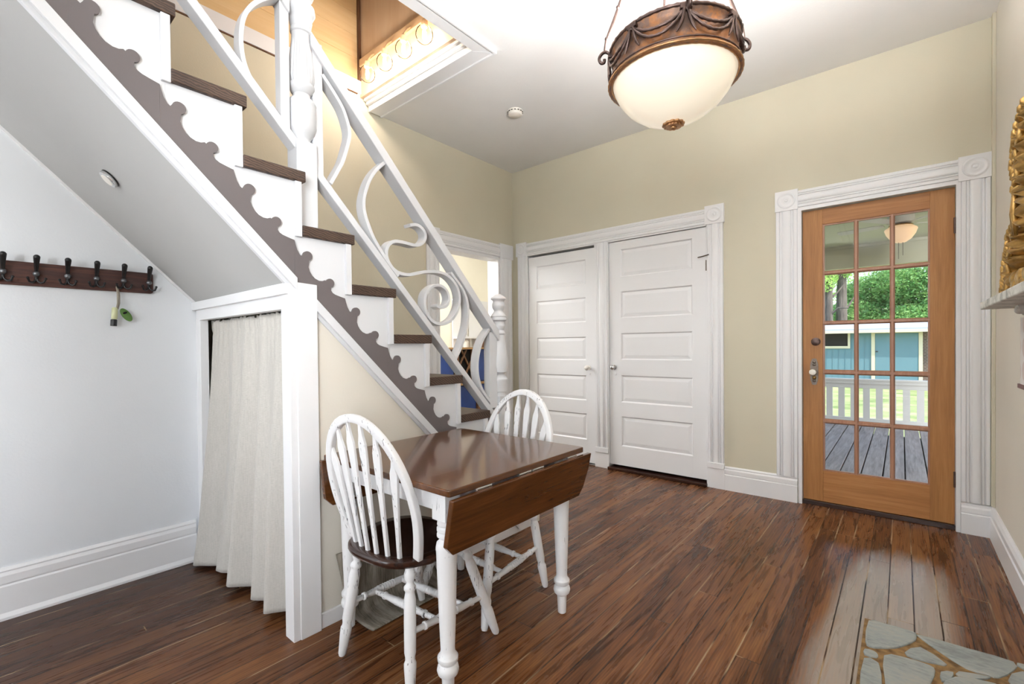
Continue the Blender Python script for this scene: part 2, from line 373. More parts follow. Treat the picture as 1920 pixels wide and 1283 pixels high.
def copy_tree(root, loc, rz, label):
    r = root.copy(); COL.objects.link(r); r.location = loc; r.rotation_euler = (0, 0, rz); r['label'] = label
    for ch in list(root.children):
        c = ch.copy(); COL.objects.link(c); c.parent = r
        for g in list(ch.children):
            d = g.copy(); COL.objects.link(d); d.parent = c
    return r

D, LX, RX, CZ = 4.07, -3.41, .434, 3.19          # back wall, left wall, right wall, ceiling
NX, SX = -3.11, -1.92                             # furred lower left wall, stair side plane
REAR = -5.0
def soff(y, c=2.345): return c-1.008*y

# ------------------------------------------------------------------ room shell
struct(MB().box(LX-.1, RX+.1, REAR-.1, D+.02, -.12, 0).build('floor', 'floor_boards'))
m = MB()
HX, HY = -2.18, 2.21                              # edges of the stair opening in the ceiling
m.box(HX, RX+.1, 1.0, D+.1, CZ, CZ+.09); m.box(LX-.1, HX, HY, D+.1, CZ, CZ+.09); m.box(-1.86, RX+.1, REAR-.1, 1.0, CZ, CZ+.09); m.box(LX-.1, -1.86, REAR-.1, -1.3, CZ, CZ+.09)
struct(m.build('ceiling', 'ceiling_white'))
# back wall with three openings
d1 = (-3.19, -2.345); d2 = (-2.19, -1.265); d3 = (-.575, .262); OE = .008; HT = 2.215
m = MB(); y0, y1 = D, D+.16
for a, b in ((LX-.1, d1[0]-OE), (d1[1]+OE, d2[0]-OE), (d2[1]+OE, d3[0]-OE), (d3[1]+OE, RX+.1)): m.box(a, b, y0, y1, 0, HT+OE)
m.box(LX-.1, RX+.1, y0, y1, HT+OE, CZ)
struct(m.build('wall_back', 'wall_beige'))
# left wall: doorway into the kitchen
ky0, ky1, KH = 2.945, 3.815, 2.18
m = MB(); m.box(LX-.14, LX, REAR, ky0, 0, 3.29); m.box(LX-.14, LX, ky1, D, 0, CZ+.02); m.box(LX-.14, LX, ky0, ky1, KH, CZ+.02)
struct(m.build('wall_left', 'wall_beige'))
m = MB(); m.prism([(REAR, 0), (.87, 0), (.87, soff(.87)), (-.8, soff(-.8)), (REAR, CZ)], 'X', LX+.002, NX)
struct(m.build('wall_left_lower', 'wall_white'))
def holed(P, a0, a1, wins_):                      # wall slab along one axis with window holes
    e = [a0]+[v_ for w_ in wins_ for v_ in w_]+[a1]
    for i in range(0, len(e), 2): P(e[i], e[i+1], 0, CZ)
    for a, b in wins_: P(a, b, 0, .85); P(a, b, 2.65, CZ)
wr = ((-4.0, -2.7), (-1.9, -.6)); wf = ((-3.05, -1.75),)  # unseen window openings, made up to let the fill lights in
m = MB(); holed(lambda a, b, c, d: m.box(RX, RX+.14, a, b, c, d), REAR, D, wr); struct(m.build('wall_right', 'wall_beige_light'))
m = MB(); holed(lambda a, b, c, d: m.box(a, b, REAR-.14, REAR, c, d), LX-.1, RX+.14, wf); struct(m.build('wall_front', 'wall_beige'))
MR_ = Matrix(((0, -1, 0, RX), (1, 0, 0, 0), (0, 0, 1, 0), (0, 0, 0, 1))); MF_ = Matrix(((1, 0, 0, 0), (0, 1, 0, REAR), (0, 0, 1, 0), (0, 0, 0, 1)))
for k, (a, b, q) in enumerate([(a, b, MR_) for a, b in wr]+[(a, b, MF_) for a, b in wf]):
    w = MB(q)
    for x in (a, b-.05): w.box(x, x+.05, -.1, -.04, .85, 2.65)
    for z in (.85, 1.72, 2.6): w.box(a, b, -.1, -.04, z, z+.05)
    wo = struct(w.build('window_%d' % (k+1), 'trim_white'))
    MB(q).box(a+.05, b-.05, -.075, -.07, .9, 2.6).build('pane', 'window_glass', wo)
    t = MB(q)
    for x in (a-.11, b): t.box(x, x+.11, 0, .02, .75, 2.76)
    t.box(a-.11, b+.11, 0, .02, 2.65, 2.76); t.box(a-.13, b+.13, 0, .06, .81, .85)
    t.build('window_casing', 'trim_white', wo, .003)
# soffit under the stairs
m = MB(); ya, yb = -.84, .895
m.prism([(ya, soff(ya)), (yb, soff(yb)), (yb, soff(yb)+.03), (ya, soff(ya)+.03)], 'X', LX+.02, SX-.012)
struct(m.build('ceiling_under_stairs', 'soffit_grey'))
m = MB(); m.prism([(ya, soff(ya)-.016), (.86, soff(.86)-.016), (.86, soff(.86)), (ya, soff(ya))], 'X', NX, NX+.014)
struct(m.build('trim_8', 'trim_white'))
# wall under the lower part of the stairs
m = MB(); m.prism([(.93, 0), (2.55, 0), (2.55, .05), (2.25, soff(2.25, 2.37)), (.93, soff(.93, 2.37))], 'X', SX-.08, SX)
struct(m.build('wall_under_stairs', 'wall_beige_light'))
struct(MB().box(SX, SX+.014, .96, 2.5, 0, .065).build('baseboard_stairs', 'trim_white', bevel=.003))
# dark closet behind the curtain
m = MB(); m.box(LX+.02, SX-.09, 1.75, 1.8, 0, .5)
struct(m.build('wall_closet_inner', 'wall_white'))
m = MB(); m.box(-3.3, -1.1, 4.85, 4.9, 0, 2.5); m.box(-3.35, -3.3, D+.16, 4.9, 0, 2.5); m.box(-1.1, -1.05, D+.16, 4.9, 0, 2.5); m.box(-3.35, -1.05, D+.16, 4.9, 2.5, 2.55); m.box(-3.35, -1.05, D+.01, 4.9, -.1, .001)
struct(m.build('wall_closet_shell', 'wall_white'))
# upstairs well
EZ = 5.2
m = MB(); m.box(LX-.14, LX, -1.5, 2.3, 3.29, 3.40); m.box(LX-.01, LX+.014, -1.5, 2.13, 3.295, 3.40); struct(m.build('trim_9', 'trim_white')); struct(MB().box(LX-.01, LX+.012, -1.5, 2.1, 3.287, 3.293).build('trim_14', 'rack_wood'))
m = MB(); z = 3.40
while z < EZ:
    m.box(LX-.14, LX+.002, -1.5, 2.3, z, min(EZ, z+.178)); z += .18
struct(m.build('wall_upstairs_left', 'plank_warm', bevel=.002))
struct(MB().box(LX, -1.7, 2.13, 2.2, 3.27, EZ).build('wall_upstairs_end', 'ply_warm'))
struct(MB().box(LX, LX+.022, 2.105, 2.13, 3.40, EZ).build('trim_10', 'rack_wood'))
m = MB(); m.box(-1.72, -1.66, -1.5, 2.2, CZ+.09, EZ); m.box(HX, -1.70, 1.0, 2.2, CZ+.07, CZ+.12); struct(m.build('wall_upstairs_right', 'ply_warm'))
struct(MB().box(LX-.2, -1.6, -1.56, -1.5, CZ+.09, EZ).build('wall_upstairs_front', 'ply_warm'))
struct(MB().box(LX-.2, -1.6, -1.6, 2.35, EZ, EZ+.08).build('ceiling_upstairs', 'ceiling_white'))
# stair opening casing + stepped mouldings at the end
m = MB(); t0 = CZ-.014
m.prism([(HX, 1.0), (HX+.105, 1.0), (HX+.105, HY+.105), (HX, HY)], 'Z', t0, CZ+.004)
m.prism([(LX+.02, HY), (HX, HY), (HX+.105, HY+.105), (LX+.02, HY+.105)], 'Z', t0, CZ+.004)
m.prism([(HX+.095, 1.0), (HX+.112, 1.0), (HX+.112, HY+.112), (HX+.095, HY+.095)], 'Z', t0-.01, CZ)
m.prism([(LX+.02, HY+.095), (HX+.095, HY+.095), (HX+.112, HY+.112), (LX+.02, HY+.112)], 'Z', t0-.01, CZ)
struct(m.build('trim_11', 'trim_white', bevel=.002))
m = MB(); m.box(LX+.01, HX, HY-.012, HY+.004, t0, CZ+.05); m.box(LX+.01, HX, HY-.035, HY+.002, CZ+.035, CZ+.06); m.box(LX+.01, HX, HY-.055, HY, CZ+.06, CZ+.1)
m.box(HX, HX+.012, 1.0, HY, t0, CZ+.1); m.box(HX-.02, HX+.01, 1.0, HY, CZ+.09, CZ+.1)
struct(m.build('trim_12', 'trim_white', bevel=.003))

# ------------------------------------------------------------------ casings, baseboards
WB = Matrix(((1, 0, 0, 0), (0, -1, 0, D), (0, 0, 1, 0), (0, 0, 0, 1)))            # local x=X, y=out of back wall, z=Z
WL = Matrix(((0, 1, 0, LX), (1, 0, 0, 0), (0, 0, 1, 0), (0, 0, 0, 1)))             # local x=Y, y=out of left wall
def fluted(u0, u1, t=.02):
    w = u1-u0; pts = [(u0, 0)]; prof = [(0, .7), (.03, 1), (.16, 1), (.19, .72), (.22, 1), (.27, 1), (.30, .72), (.34, 1), (.44, 1.12), (.56, 1.12), (.66, 1), (.70, .72), (.73, 1), (.78, 1), (.81, .72), (.84, 1), (.97, 1), (1, .7)]
    return pts+[(u0+w*a, t*b) for a, b in prof]+[(u1, 0)]
def casing_v(m, u0, u1, z0, z1, t=.02): m.prism(fluted(u0, u1, t), 'Z', z0, z1)
def casing_h(m, u0, u1, z0, z1, t=.02):
    pr = fluted(z0, z1, t); m.prism([(y, z) for z, y in pr], 'X', u0, u1)
def rosette(m, cx, cz, s, t=.026):
    m.box(cx-s, cx+s, 0, t, cz-s, cz+s)
    m.lathe([(s*.8, 0), (s*.8, .003), (s*.68, .007), (s*.56, .002), (s*.42, .002), (s*.3, .007), (s*.16, .004), (s*.1, .008), (.002, .009)], 28, (cx, t, cz), (0, 1, 0))
m = MB(WB)
casing_v(m, -3.33, -3.2, 0, 2.225); casing_v(m, -2.335, -2.2, .2, 2.225); casing_v(m, -1.255, -1.13, .2, 2.225)
m.box(-2.345, -2.19, 0, .024, 0, .15); m.box(-2.34, -2.195, 0, .03, .15, .2); m.box(-1.265, -1.125, 0, .024, 0, .17); m.box(-1.262, -1.127, 0, .03, .17, .215)
casing_h(m, -3.2, -1.275, 2.225, 2.355); rosette(m, -3.272, 2.295, .074); rosette(m, -1.197, 2.297, .078)
for a, b in (d1, d2):
    m.box(a-.012, a, -.16, .012, 0, HT+.01); m.box(b, b+.012, -.16, .012, 0, HT+.01); m.box(a, b, -.16, .012, HT-.002, HT+.012)
struct(m.build('trim_1', 'trim_white', bevel=.0015, seg=1))
m = MB(WB)
casing_v(m, -.745, -.6, .19, 2.225); casing_v(m, .285, .418, .2, 2.225); m.box(-.6, -.575, -.16, .016, 0, 2.23); m.box(.262, .285, -.16, .016, 0, 2.23); m.box(-.6, .285, -.16, .016, 2.205, 2.232)
casing_h(m, -.6, .275, 2.232, 2.36); rosette(m, -.672, 2.297, .076); rosette(m, .348, 2.293, .076)
struct(m.build('trim_2', 'trim_white', bevel=.0015, seg=1))
m = MB(WL)
casing_v(m, 2.80, ky0, 0, 2.2); casing_v(m, ky1+.02, 4.03, 0, 2.2); casing_h(m, ky0, ky1+.02, 2.2, 2.335); m.box(2.785, ky0+.01, 0, .026, 2.19, 2.35); m.box(ky1+.01, 4.045, 0, .026, 2.19, 2.35)
m.box(ky0-.01, ky0+.012, -.15, .01, 0, KH); m.box(ky1-.012, ky1+.02, -.15, .01, 0, KH); m.box(ky0, ky1, -.15, .01, KH-.012, KH+.02)
struct(m.build('trim_3', 'trim_white', bevel=.0015, seg=1))
BP = [(0, 0), (.022, 0), (.022, .125), (.016, .131), (.019, .137), (.019, .165), (.012, .178), (.014, .184), (.006, .195), (0, .195)]
def baseb(name, x0, x1, M):
    return struct(MB(M).prism(BP, 'X', x0, x1).build(name, 'trim_white'))
baseb('baseboard_back', -1.125, -.605, WB); baseb('baseboard_back.001', .285, RX, WB)
WR = Matrix(((0, -1, 0, RX), (1, 0, 0, 0), (0, 0, 1, 0), (0, 0, 0, 1))); baseb('baseboard_right', REAR, D, WR)
WN = Matrix(((0, 1, 0, NX), (1, 0, 0, 0), (0, 0, 1, 0), (0, 0, 0, 1)))
m = MB(WN); m.prism([(a, b*1.18) for a, b in BP], 'X', REAR, .84); m.prism([(0, 0), (.034, 0), (.034, .012), (.022, .03), (0, .03)], 'X', REAR, .84)
struct(m.build('baseboard_left', 'trim_white'))
baseb('baseboard_left.001', 2.6, 2.795, WL)
# closet-under-stairs frame: head, jambs, corner post
FY = .87
m = MB(); m.box(NX, SX+.01, FY-.03, FY+.03, soff(FY)-.035, soff(FY)+.01); m.box(NX+.01, SX, FY-.012, FY+.03, 1.375, soff(FY)-.03)
m.box(NX, NX+.075, FY-.012, FY+.03, 0, 1.385); m.box(-1.972, -1.93, FY-.006, FY+.04, 0, 1.385); m.box(-1.945, -1.91, FY-.014, FY+.04, 0, 1.43)
struct(m.build('trim_4', 'trim_white', bevel=.002))
m = MB(); m.prism([(FY+.01, 0), (FY+.098, 0), (FY+.098, 1.478), (FY+.01, 1.482)], 'X', -1.99, SX+.022); m.box(SX-.06, SX+.016, FY-.018, FY+.012, 0, 1.45)
struct(m.build('trim_5', 'trim_white', bevel=.002))
struct(MB(WB).box(d2[0]-.005, d2[1]+.005, -.12, .05, 0, .028).build('trim_6', 'seat_wood', bevel=.006))
struct(MB(WB).box(d3[0], d3[1], -.2, -.003, 0, .034).build('trim_7', 'seat_wood', bevel=.004))
# chamfered cover strip in the right-hand corner
struct(MB().box(RX-.016, RX, D-.05, D, .2, CZ).build('trim_13', 'wall_beige', bevel=.002))

# ------------------------------------------------------------------ closet doors (five horizontal panels)
def panel_door(name, x0, x1, z0, z1, label_knob_side, tz, front=-.004):
    W_ = Matrix.Translation((0, 0, 0)) @ WB
    m = MB(W_); st = .105 if x1-x0 < .86 else .12; th = .034; px0, px1 = x0+st, x1-st
    m.box(x0, px0, front-th, front, z0, z1); m.box(px1, x1, front-th, front, z0, z1)
    zs = tz; edges = [z1]
    for a, b in zs: edges += [a, b]
    edges.append(z0)
    for k in range(0, len(edges), 2): m.box(px0, px1, front-th, front, edges[k+1], edges[k])
    for a, b in zs:                                     # a top, b bottom
        i = .022; d = .011
        o = [(px0, b), (px1, b), (px1, a), (px0, a)]; n = [(px0+i*.5, b+i*.5), (px1-i*.5, b+i*.5), (px1-i*.5, a-i*.5), (px0+i*.5, a-i*.5)]
        q = [(px0+i*1.9, b+i*1.9), (px1-i*1.9, b+i*1.9), (px1-i*1.9, a-i*1.9), (px0+i*1.9, a-i*1.9)]
        v = [(x, front, z) for x, z in o]+[(x, front-d, z) for x, z in n]+[(x, front-d*.45, z) for x, z in q]
        f = [(8, 9, 10, 11)]
        for s_ in (0, 4):
            for k in range(4): f.append((s_+k, s_+(k+1) % 4, s_+4+(k+1) % 4, s_+4+k))
        m.add(v, f)
    o = struct(m.build(name, 'trim_white'))
    return o
tz2 = [(2.13, 1.865), (1.726, 1.47), (1.325, 1.07), (.92, .66), (.524, .236)]
tz1 = [(2.085, 1.83), (1.70, 1.45), (1.30, 1.06), (.905, .65), (.515, .25)]
dl = panel_door('door_1', d1[0]+.004, d1[1]-.004, .02, 2.19, 'r', tz1); dr = panel_door('door_2', d2[0]+.004, d2[1]-.004, .05, 2.208, 'l', tz2)
def knob(parent, x, z, mat, r=.026):
    MB(WB).lathe([(.024, 0), (.024, .004), (.01, .006), (.009, .026), (r*.8, .032), (r, .045), (r*.85, .056), (r*.4, .062), (.001, .063)], 20, (x, 0, z), (0, 1, 0)).build('knob', mat, parent)
    m = MB(WB).lathe([(.011, 0), (.011, .004), (.002, .005)], 14, (x+.006, 0, z-.062), (0, 1, 0)); m.build('keyhole_cover', 'trim_white', parent)
knob(dl, -2.42, .985, 'plastic_white'); knob(dr, -2.135, .995, 'chrome', .024)
def hinge(parent, x, z, mat='trim_white', h=.09, y=.008):
    MB(WB).tube([(x, y, z-h/2), (x, y, z+h/2)], .006, 8).build('hinge', mat, parent)
hinge(dl, d1[0]+.002, 1.9); hinge(dl, d1[0]+.002, .3); hinge(dr, d2[1]-.002, 1.88, 'bronze'); hinge(dr, d2[1]-.002, .33)
MB(WB).tube([(d2[1]-.07, .012, 1.955), (d2[1]-.03, .02, 1.957), (d2[1]+.025, .03, 1.965)], .005, 6).build('latch_hook', 'bronze', dr)

# ------------------------------------------------------------------ front door with fifteen panes
X0, X1, Z0, Z1 = -.572, .2595, .035, 2.2
colsx = [(-.436, -.262), (-.235, -.064), (-.036, .131)]; rowsz = [(2.076, 1.742), (1.712, 1.374), (1.344, 1.015), (.979, .65), (.617, .275)]
fy = -.02; th = .042
m = MB(WB); m.box(X0, -.447, fy-th, fy, Z0, Z1); m.box(.141, X1, fy-th, fy, Z0, Z1)
fd = struct(m.build('door_3', 'door_wood', bevel=.002))
m = MB(WB); m.box(-.447, .141, fy-th, fy, 2.086, Z1); m.box(-.447, .141, fy-th, fy, Z0, .265); m.build('rail', 'door_wood_rail', fd, bevel=.002)
m = MB(WB)
gx = [-.447]+[v for c in colsx for v in c]+[.141]; gz = [2.086]+[v for r in rowsz for v in r]+[.265]
def bead(m, axis, a0, a1, c0, c1):
    mid = (a0+a1)/2; w = (a1-a0)/2
    pr = [(mid-w, fy-th+.006), (mid-w, fy-.014), (mid-w*.45, fy-.003), (mid+w*.45, fy-.003), (mid+w, fy-.014), (mid+w, fy-th+.006)]
    if axis == 'Z': m.prism(pr, 'Z', c0, c1)
    else: m.prism([(y, z) for z, y in pr], 'X', c0, c1)
for i in (2, 4): bead(m, 'Z', gx[i], gx[i+1], .265, 2.086)
for i in (2, 4, 6, 8): bead(m, 'X', gz[i+1], gz[i], -.447, .141)
for a, b in ((-.449, -.436), (.131, .143)): m.box(a, b, fy-.03, fy-.006, .265, 2.086)
for a, b in ((2.076, 2.088), (.263, .275)): m.box(-.447, .141, fy-.03, fy-.006, a, b)
m.build('muntin_grid', 'muntin_wood', fd)
for a, b in colsx:
    for c, d_ in rowsz:
        MB(WB).box(a-.004, b+.004, fy-.026, fy-.023, d_-.004, c+.004).build('pane', 'window_glass', fd)
MB(WB).lathe([(.03, 0), (.03, .006), (.024, .009), (.024, .018), (.012, .022), (.002, .023)], 24, (-.49, fy, 1.222), (0, 1, 0)).build('deadbolt', 'dark_bronze', fd)
pl = []
for k in range(40):
    a = 2*PI*k/40; x = .026*math.copysign(abs(math.sin(a))**.7, math.sin(a)); z = .088*math.copysign(abs(math.cos(a))**.5, math.cos(a))
    if abs(z) > .08: z *= 1.12
    pl.append((x-.5, z+.998))
m = MB(WB).prism([(x, z) for x, z in pl], 'Y', fy, fy+.005)
for zz in (1.07, 1.05, .93, .945): m.sphere((-.5, fy+.005, zz), .012, 10, 6, (1, .3, .8))
pl_o = m.build('lock_plate', 'bronze', fd, bevel=.0015)
MB(WB).lathe([(.01, 0), (.009, .02), (.02, .026), (.024, .036), (.02, .046), (.001, .05)], 20, (-.505, fy+.004, .995), (0, 1, 0)).build('knob', 'plastic_white', pl_o)
MB(WB).lathe([(.013, 0), (.012, .008), (.008, .012), (.001, .012)], 16, (-.5, fy+.004, .955), (0, 1, 0)).build('thumb_turn', 'brass_dull', pl_o)
for z in (1.95, .33): MB(WB).tube([(.258, .004, z-.05), (.258, .004, z+.05)], .007, 8).build('hinge', 'dark_bronze', fd)
# ------------------------------------------------------------------ staircase
st = thing('staircase', 'white open stringer staircase with dark wooden treads and scalloped brown bracket board', 'stairs', (0, 0, 0))
RUN, RISE = .2225, .224
def YF(k): return .704+RUN*k
def ZT(k): return 2.17-RISE*k
for k in range(-6, 9):
    yb = YF(k)-.238; zt = ZT(k)
    if k > 5: break
    MB().box(LX+.01 if k > 0 else LX+.01, -1.898, yb, YF(k), zt-.045, zt).build('tread', 'tread_wood', st, bevel=.004)
for k in (6, 7, 8):
    zt = ZT(k)
    MB().box(LX+.01, -1.898, YF(k)-.238, YF(k), zt-.045, zt).build('tread', 'tread_wood', st, bevel=.004)
for k in range(-6, 9):
    y1_ = YF(k)-.0155; zlow = max(0, ZT(k+1)-.049)
    MB().box(LX+.01, -1.902, y1_-.027, y1_, zlow, ZT(k)-.045).build('riser', 'stair_white', st, bevel=.002)
MB().box(SX-.03, SX+.009, .862, .9, 1.42, 1.476).build('filler_block', 'stair_white', st)
# saw-tooth white side
P = [(-1.2, soff(-1.2, 2.36)), (2.34, soff(2.34, 2.37)), (2.56, 0.0)]
P.append((YF(8)-.03, 0))
for k in range(8, -7, -1): P += [(YF(k)-.03, ZT(k)-.045), (YF(k)-.238-.01, ZT(k)-.045)]
P.append((YF(-6)-.3, soff(YF(-6)-.3, 2.4)))
m = MB()
for k in range(-6, 9):
    a, b = YF(k)-.2525, YF(k)-.03; zt = ZT(k)-.045
    m.add([(xx, y, z) for xx in (SX-.02, SX+.004) for y, z in ((a, zt), (b, zt), (b, max(0, soff(b, 2.37))), (a, max(0, soff(a, 2.37))))], [(3, 2, 1, 0), (4, 5, 6, 7), (0, 1, 5, 4), (1, 2, 6, 5), (2, 3, 7, 6), (3, 0, 4, 7)])
m.build('side_panel', 'stair_white', st)
# scalloped brown board
prof = [(.434, 2.104), (.439, 2.085), (.445, 2.066), (.455, 2.048), (.463, 2.042)]
kA = (.4885, 2.0455); kB = (.587, 1.9415)
def knobarc(c, a0, a1, r, n=12): return [(c[0]+r*math.cos(a0+(a1-a0)*i/n), c[1]+r*math.sin(a0+(a1-a0)*i/n)) for i in range(n+1)]
prof += knobarc(kA, math.radians(165), math.radians(-72), .0205)
prof += [(.4915, 1.999), (.497, 1.982), (.507, 1.966), (.52, 1.954), (.537, 1.947), (.552, 1.947), (.5635, 1.952)]
prof += knobarc(kB, math.radians(160), math.radians(-80), .0195)
prof += [(.591, 1.909), (.598, 1.900), (.61, 1.893), (.63, 1.887), (.645, 1.883)]
top = []
for k in range(-6, 9):
    for y, z in prof:
        top.append((y+RUN*k, z-RISE*k+ (0.0)))
m = MB(); np_ = len(prof)
for k in range(-6, 7):
    seg_ = [(y+RUN*k, z-RISE*k) for y, z in prof]; a, b = seg_[0][0], seg_[0][0]+RUN
    seg_.append((b, seg_[0][1]-RISE)); seg_ += [(b, soff(b, 2.375)), (a, soff(a, 2.375))]
    if seg_[-2][1] < .5: break
    m.prism(seg_, 'X', SX+.002, SX+.013)
m.build('bracket_board', 'stringer_brown', st)
# white strip below it
m = MB()
for a, b in ((-.82, .885), (.966, 2.3)):
    m.prism([(a, soff(a, 2.342)), (b, soff(b, 2.342)), (b, soff(b, 2.392)), (a, soff(a, 2.392))], 'X', SX-.01, SX+.024)
    m.prism([(a, soff(a, 2.322)), (b, soff(b, 2.322)), (b, soff(b, 2.345)), (a, soff(a, 2.345))], 'X', SX-.01, SX+.010)
m.build('edge_strip', 'stair_white', st, bevel=.0015)
# newels
def newel(name, label, cy, prof, zb0, zb1, flr=None, x=-2.0, w=.045, back=True):
    t = thing(name, label, 'newel post', (x, cy, zb0))
    m = MB(); m.box(-w, w, -w, w, 0, zb1-zb0); m.build('base', 'stair_white', t, bevel=.003)
    m = MB(); m.lathe([(r, h-zb0) for r, h in prof], 48, flute=bool(flr), fl_range=(flr[0]-zb0, flr[1]-zb0) if flr else None)
    m.build('turned_shaft', 'stair_white', t)
    return t
n1 = newel('newel_post', 'tall white turned and fluted newel post rising through the middle of the stair railing', .962, [
    (.04, 2.085), (.034, 2.1), (.034, 2.12), (.05, 2.14), (.0585, 2.17), (.0565, 2.19), (.0575, 2.195), (.058, 2.25), (.056, 2.262), (.059, 2.27), (.052, 2.285), (.036, 2.30), (.035, 2.312),
    (.042, 2.318), (.053, 2.34), (.053, 2.352), (.049, 2.356), (.054, 2.38), (.05, 2.44), (.044, 2.50), (.038, 2.55), (.0375, 2.575), (.043, 2.58), (.043, 2.592), (.039, 2.6), (.043, 2.61), (.047, 2.63), (.046, 2.645),
    (.052, 2.652), (.060, 2.668), (.0575, 2.69), (.04, 2.705), (.036, 2.72), (.05, 2.735), (.06, 2.76), (.045, 2.79), (.05, 2.80), (.055, 2.84), (.03, 2.88), (.002, 2.90)], 1.723, 2.10, (2.357, 2.574))
n2 = newel('newel_post', 'short white turned newel post with a mushroom cap at the foot of the stairs', 2.235, [
    (.043, .88), (.043, .915), (.05, .92), (.052, .985), (.0555, .995), (.054, 1.005), (.03, 1.03), (.04, 1.04), (.052, 1.045), (.052, 1.06), (.0585, 1.085), (.058, 1.12), (.05, 1.18), (.041, 1.24), (.036, 1.285),
    (.042, 1.292), (.042, 1.30), (.033, 1.315), (.046, 1.34), (.044, 1.35), (.035, 1.37), (.053, 1.38), (.054, 1.39), (.049, 1.395), (.052, 1.405), (.045, 1.415), (.03, 1.435), (.031, 1.447), (.036, 1.452), (.042, 1.47), (.042, 1.48), (.036, 1.497), (.037, 1.505), (.05, 1.515), (.05, 1.522), (.036, 1.535), (.015, 1.548), (.002, 1.55)], .611, .89)
# railing between and above the newels
rl = thing('stair_railing', 'white wooden stair railing panel with a spiral scroll and curved strips', 'railing', (0, 0, 0))
XN, XB = -1.975, -2.025
def rail(m, ya_, yb_, ctop, cbot, xn=-1.968, xb=-2.03):
    m.prism([(ya_, cbot-1.06*ya_), (yb_, cbot-1.06*yb_), (yb_, ctop-1.06*yb_), (ya_, ctop-1.06*ya_)], 'X', xn, xb)
m = MB(); rail(m, .99, 2.2, 3.642, 3.576, -1.962, -2.04); rail(m, 1.0, 2.2, 3.65, 3.64, -1.978, -2.022); m.build('handrail', 'stair_white', rl, bevel=.004)
m = MB(); rail(m, .998, 2.17, 3.084, 3.036); m.build('bottom_rail', 'stair_white', rl, bevel=.003)
m = MB(); m.box(XB, XN, 1.0, 1.045, 1.98, 2.56); m.build('end_bar', 'stair_white', rl, bevel=.002)
m = MB(); m.box(XB, XN, 2.12, 2.19, .82, 1.30); m.build('end_bar', 'stair_white', rl, bevel=.002)
CURV = {
 'D1': [(1.044, 2.431), (1.098, 2.373), (1.142, 2.317), (1.168, 2.251), (1.174, 2.21), (1.167, 2.168), (1.139, 2.075), (1.111, 2.019), (1.077, 1.955)],
 'S1': [(1.365, 2.135), (1.314, 2.081), (1.275, 2.018), (1.25, 1.945), (1.244, 1.893), (1.252, 1.846), (1.269, 1.803), (1.291, 1.755), (1.318, 1.715), (1.372, 1.646), (1.44, 1.575)],
 'SC': [(1.517, 1.852), (1.559, 1.862), (1.597, 1.85), (1.619, 1.822), (1.613, 1.79), (1.586, 1.763), (1.543, 1.751), (1.481, 1.754), (1.422, 1.751), (1.386, 1.73), (1.37, 1.697), (1.373, 1.657), (1.397, 1.62), (1.439, 1.594), (1.51, 1.591), (1.613, 1.618), (1.719, 1.628), (1.794, 1.607), (1.847, 1.559), (1.868, 1.498), (1.854, 1.429), (1.807, 1.368), (1.73, 1.338), (1.661, 1.354), (1.621, 1.399), (1.61, 1.456), (1.622, 1.503), (1.664, 1.542), (1.718, 1.554), (1.765, 1.533), (1.785, 1.489), (1.768, 1.446), (1.724, 1.431), (1.693, 1.441)],
 'A3': [(1.80, 1.636), (1.84, 1.601), (1.894, 1.548), (1.924, 1.496), (1.936, 1.434), (1.931, 1.354), (1.912, 1.29), (1.876, 1.211), (1.825, 1.13)],
 'C4': [(2.122, 1.318), (2.062, 1.256), (2.028, 1.187), (2.010, 1.107), (2.016, 1.025), (2.052, .94), (2.125, .86)]}
for k_, pts in CURV.items():
    nm = 'spiral_scroll' if k_ == 'SC' else 'curved_strip'
    MB().ribbon([tuple(p) for p in catmull(pts, 5)], 'X', .0085, XN+.004, XB-.002).build(nm, 'stair_white', rl, bevel=.0015)
ru = thing('stair_railing', 'white wooden railing panel above the tall newel, with one curved strip', 'railing', (0, 0, 0))
m = MB(); rail(m, -.1, .925, 3.088, 3.036); m.build('bottom_rail', 'stair_white', ru, bevel=.003)
m = MB(); rail(m, -.1, .90, 3.642, 3.576, -1.962, -2.04); m.build('handrail', 'stair_white', ru, bevel=.004)
m = MB(); m.box(XB, XN, .862, .9, 2.13, 2.66); m.build('end_bar', 'stair_white', ru, bevel=.002)
MB().ribbon([tuple(p) for p in catmull([(.90, 2.69), (.824, 2.645), (.785, 2.612), (.75, 2.568), (.726, 2.517), (.715, 2.459), (.714, 2.39), (.725, 2.33), (.746, 2.285), (.779, 2.242), (.807, 2.21), (.845, 2.165)], 5)], 'X', .0085, XN+.004, XB-.002).build('curved_strip', 'stair_white', ru, bevel=.0015)

